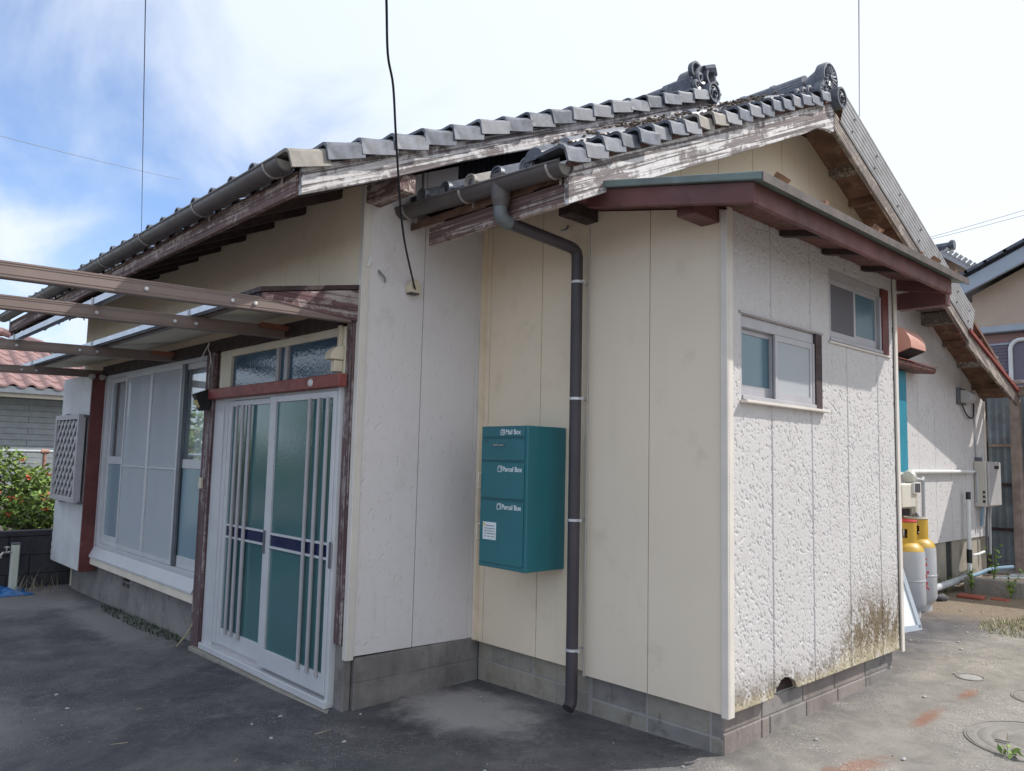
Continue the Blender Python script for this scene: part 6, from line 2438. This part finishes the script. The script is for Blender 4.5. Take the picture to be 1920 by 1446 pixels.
# ------------------------------------------------------------------ right background
lt = thing('lean_to_shed', 'brown timber lean-to with blue grey corrugated sheets behind the gable wall', 'shed', (-0.5, 7.8, 0.1))
def brown(name, *a):
    return MB().box(*a).build(name, 'old_wood', lt, bevel=0.006)
brown('beam', -1.05, 1.8, 7.15, 7.27, 2.20, 2.31)
brown('beam', -1.05, 1.8, 7.02, 7.12, 2.325, 2.37)
brown('post', -0.695, -0.60, 7.16, 7.26, 0.15, 2.198)
brown('post', -0.555, -0.46, 7.30, 7.40, 0.15, 2.198)
m = MB()
vs, fs = [], []
xx = -1.10
k = 0
while xx < -0.3:
    yv = 7.52 + (0.0 if k % 2 else 0.022)
    vs += [(xx, yv, 0.15), (xx, yv, 2.3)]
    xx += 0.038
    k += 1
for i in range(len(vs) // 2 - 1):
    fs.append((2 * i, 2 * i + 2, 2 * i + 3, 2 * i + 1))
m.add(vs, fs)
m.build('corrugated_sheet', 'sheet_bluegrey', lt)
for z in (0.62, 1.15, 1.62):
    MB().box(-1.05, -0.66, 7.49, 7.515, z, z + 0.035).build('batten', 'dark_wood' if z != 1.62 else 'old_wood', lt)
MB().box(-1.12, -0.30, 7.60, 7.64, 0.1, 2.3).build('back_wall', 'dark_wood', lt)
MB().box(-0.96, -0.895, 7.0, 7.06, 0.15, 2.2).build('post', 'dark_wood', lt)
m = MB()
m.prism([(6.66, 2.30), (7.6, 2.40), (7.6, 2.43), (6.66, 2.33)], 'x', XBR + 0.03, 1.8)
m.build('roof_sheet', 'heater_grey', lt)
MB().box(-1.0, -0.30, 7.0, 7.45, 0.12, 0.18).build('floor_slab', 'planter_concrete', lt)

ph = thing('neighbour_house', 'peach house with blue grey roof edge behind the lean-to', 'house', (0, 12.5, 0), 'neighbouring houses')
Y0 = 12.0
m = MB()
m.prism([(-2.45, 3.80), (5.0, 3.80), (5.0, 4.55), (1.45, 6.25), (-2.45, 4.42)], 'y', Y0 + 0.02, Y0 + 5)
m.build('wall', 'peach_wall', ph)
MB().box(-2.40, 5.0, Y0 + 0.10, Y0 + 4.9, 0.0, 3.70).build('wall', 'pink_wall', ph)
MB().box(-2.48, 5.0, Y0 - 0.10, Y0 + 0.5, 3.71, 3.82).build('trim_band', 'barge_blue', ph, bevel=0.01)
m = MB()
for sgn in (1,):
    m.prism([(-2.66, 4.30), (1.45, 6.14), (1.45, 6.42), (-2.66, 4.56)], 'y', Y0 - 0.40, Y0 - 0.32)
m.build('bargeboard', 'barge_blue', ph, bevel=0.01)
m = MB()
m.prism([(-2.75, 4.49), (1.45, 6.38), (1.45, 6.46), (-2.75, 4.57)], 'y', Y0 - 0.319, Y0 + 5.2)
m.prism([(1.451, 6.38), (5.6, 4.50), (5.6, 4.58), (1.451, 6.46)], 'y', Y0 - 0.319, Y0 + 5.2)
m.build('roof', 'tile_dark', ph)
for k in range(14):
    x = -2.72 + 0.30 * k
    z = 4.57 + (x + 2.75) * 0.45
    MB().beam((x, Y0 - 0.36, z + 0.03), (x + 0.34, Y0 - 0.36, z + 0.03 + 0.34 * 0.45), 0.22, 0.05).build('verge_tile', 'tile_dark', ph)
pw = MB().box(-2.33, -1.93, Y0 + 0.04, Y0 + 0.098, 3.02, 3.50).build('window', 'louver_mauve', ph)
for k in range(8):
    MB().box(-2.32, -1.94, Y0 + 0.028, Y0 + 0.0385, 3.04 + 0.057 * k, 3.08 + 0.057 * k).build('louver', 'louver_mauve', pw)
MB().box(-2.36, -1.90, Y0 + 0.02, Y0 + 0.06, 3.50, 3.53).build('window_head', 'barge_blue', pw)
# rounded white window frame beside it
pts = []
cxx, r_ = -1.89, 0.16
path = [(-1.885, 2.6), (-1.885, 3.40)] + [(-1.885 + r_ - r_ * math.cos(PI / 2 * k / 6), 3.40 + r_ * math.sin(PI / 2 * k / 6)) for k in range(1, 7)] + [(-1.2, 3.56)]
rw = MB().tube([(a_, Y0 - 0.02, b_) for a_, b_ in path], 0.035, 8).build('window', 'white_plastic', ph, smooth=True)
MB().box(-1.86, -1.0, Y0 + 0.0, Y0 + 0.06, 2.6, 3.53).build('pane', 'louver_mauve', rw)

uh = thing('neighbour_house', 'far beige house whose tiled ridge shows above the corrugated verge', 'house', (-4, 18, 0), 'neighbouring houses')
m = MB()
m.prism([(-6.2, 3.0), (-3.2, 3.0), (-3.2, 5.40), (-4.35, 6.40), (-6.2, 5.3)], 'y', 17.0, 22)
m.build('wall', 'peach_wall', uh)
m = MB()
m.prism([(-4.35, 6.36), (-3.1, 5.38), (-3.1, 5.52), (-4.35, 6.52)], 'y', 16.5, 22.3)
m.prism([(-4.352, 6.36), (-6.4, 5.2), (-6.4, 5.34), (-4.352, 6.52)], 'y', 16.5, 22.3)
m.build('roof', 'heater_grey', uh)
for k in range(13):
    x = -4.30 + 0.095 * k
    MB().beam((x, 16.48, 6.50 - (x + 4.35) * 0.8), (x + 0.09, 16.48, 6.50 - (x + 4.26) * 0.8), 0.06, 0.07).build('verge_tile', 'stone_pale', uh)
MB().tube([(-4.75, 16.6, 6.60), (-4.12, 16.6, 6.60)], 0.11, 8).build('ridge_tile', 'tile_dark', uh, smooth=True)
MB().lathe([(0.10, -0.05), (0.12, 0.0), (0.10, 0.05)], (-4.15, 16.55, 6.62), 10, 'x').build('ridge_end', 'tile_dark', uh, smooth=True)

shrub('bright green bush above the lean-to roof', -0.95, 9.0, 1.9, [(0.3, 0.2, 0.70, 0.25), (0.55, 0.1, 0.62, 0.28), (0.9, 0.1, 0.6, 0.3), (0.45, 0.0, 0.35, 0.3), (0.5, 0, 0, 0.35), (0.5, 0, -0.8, 0.3)], 160, 0.11, ['leaf_bright', 'leaf_green'], rnd)

bpy.context.view_layer.update()
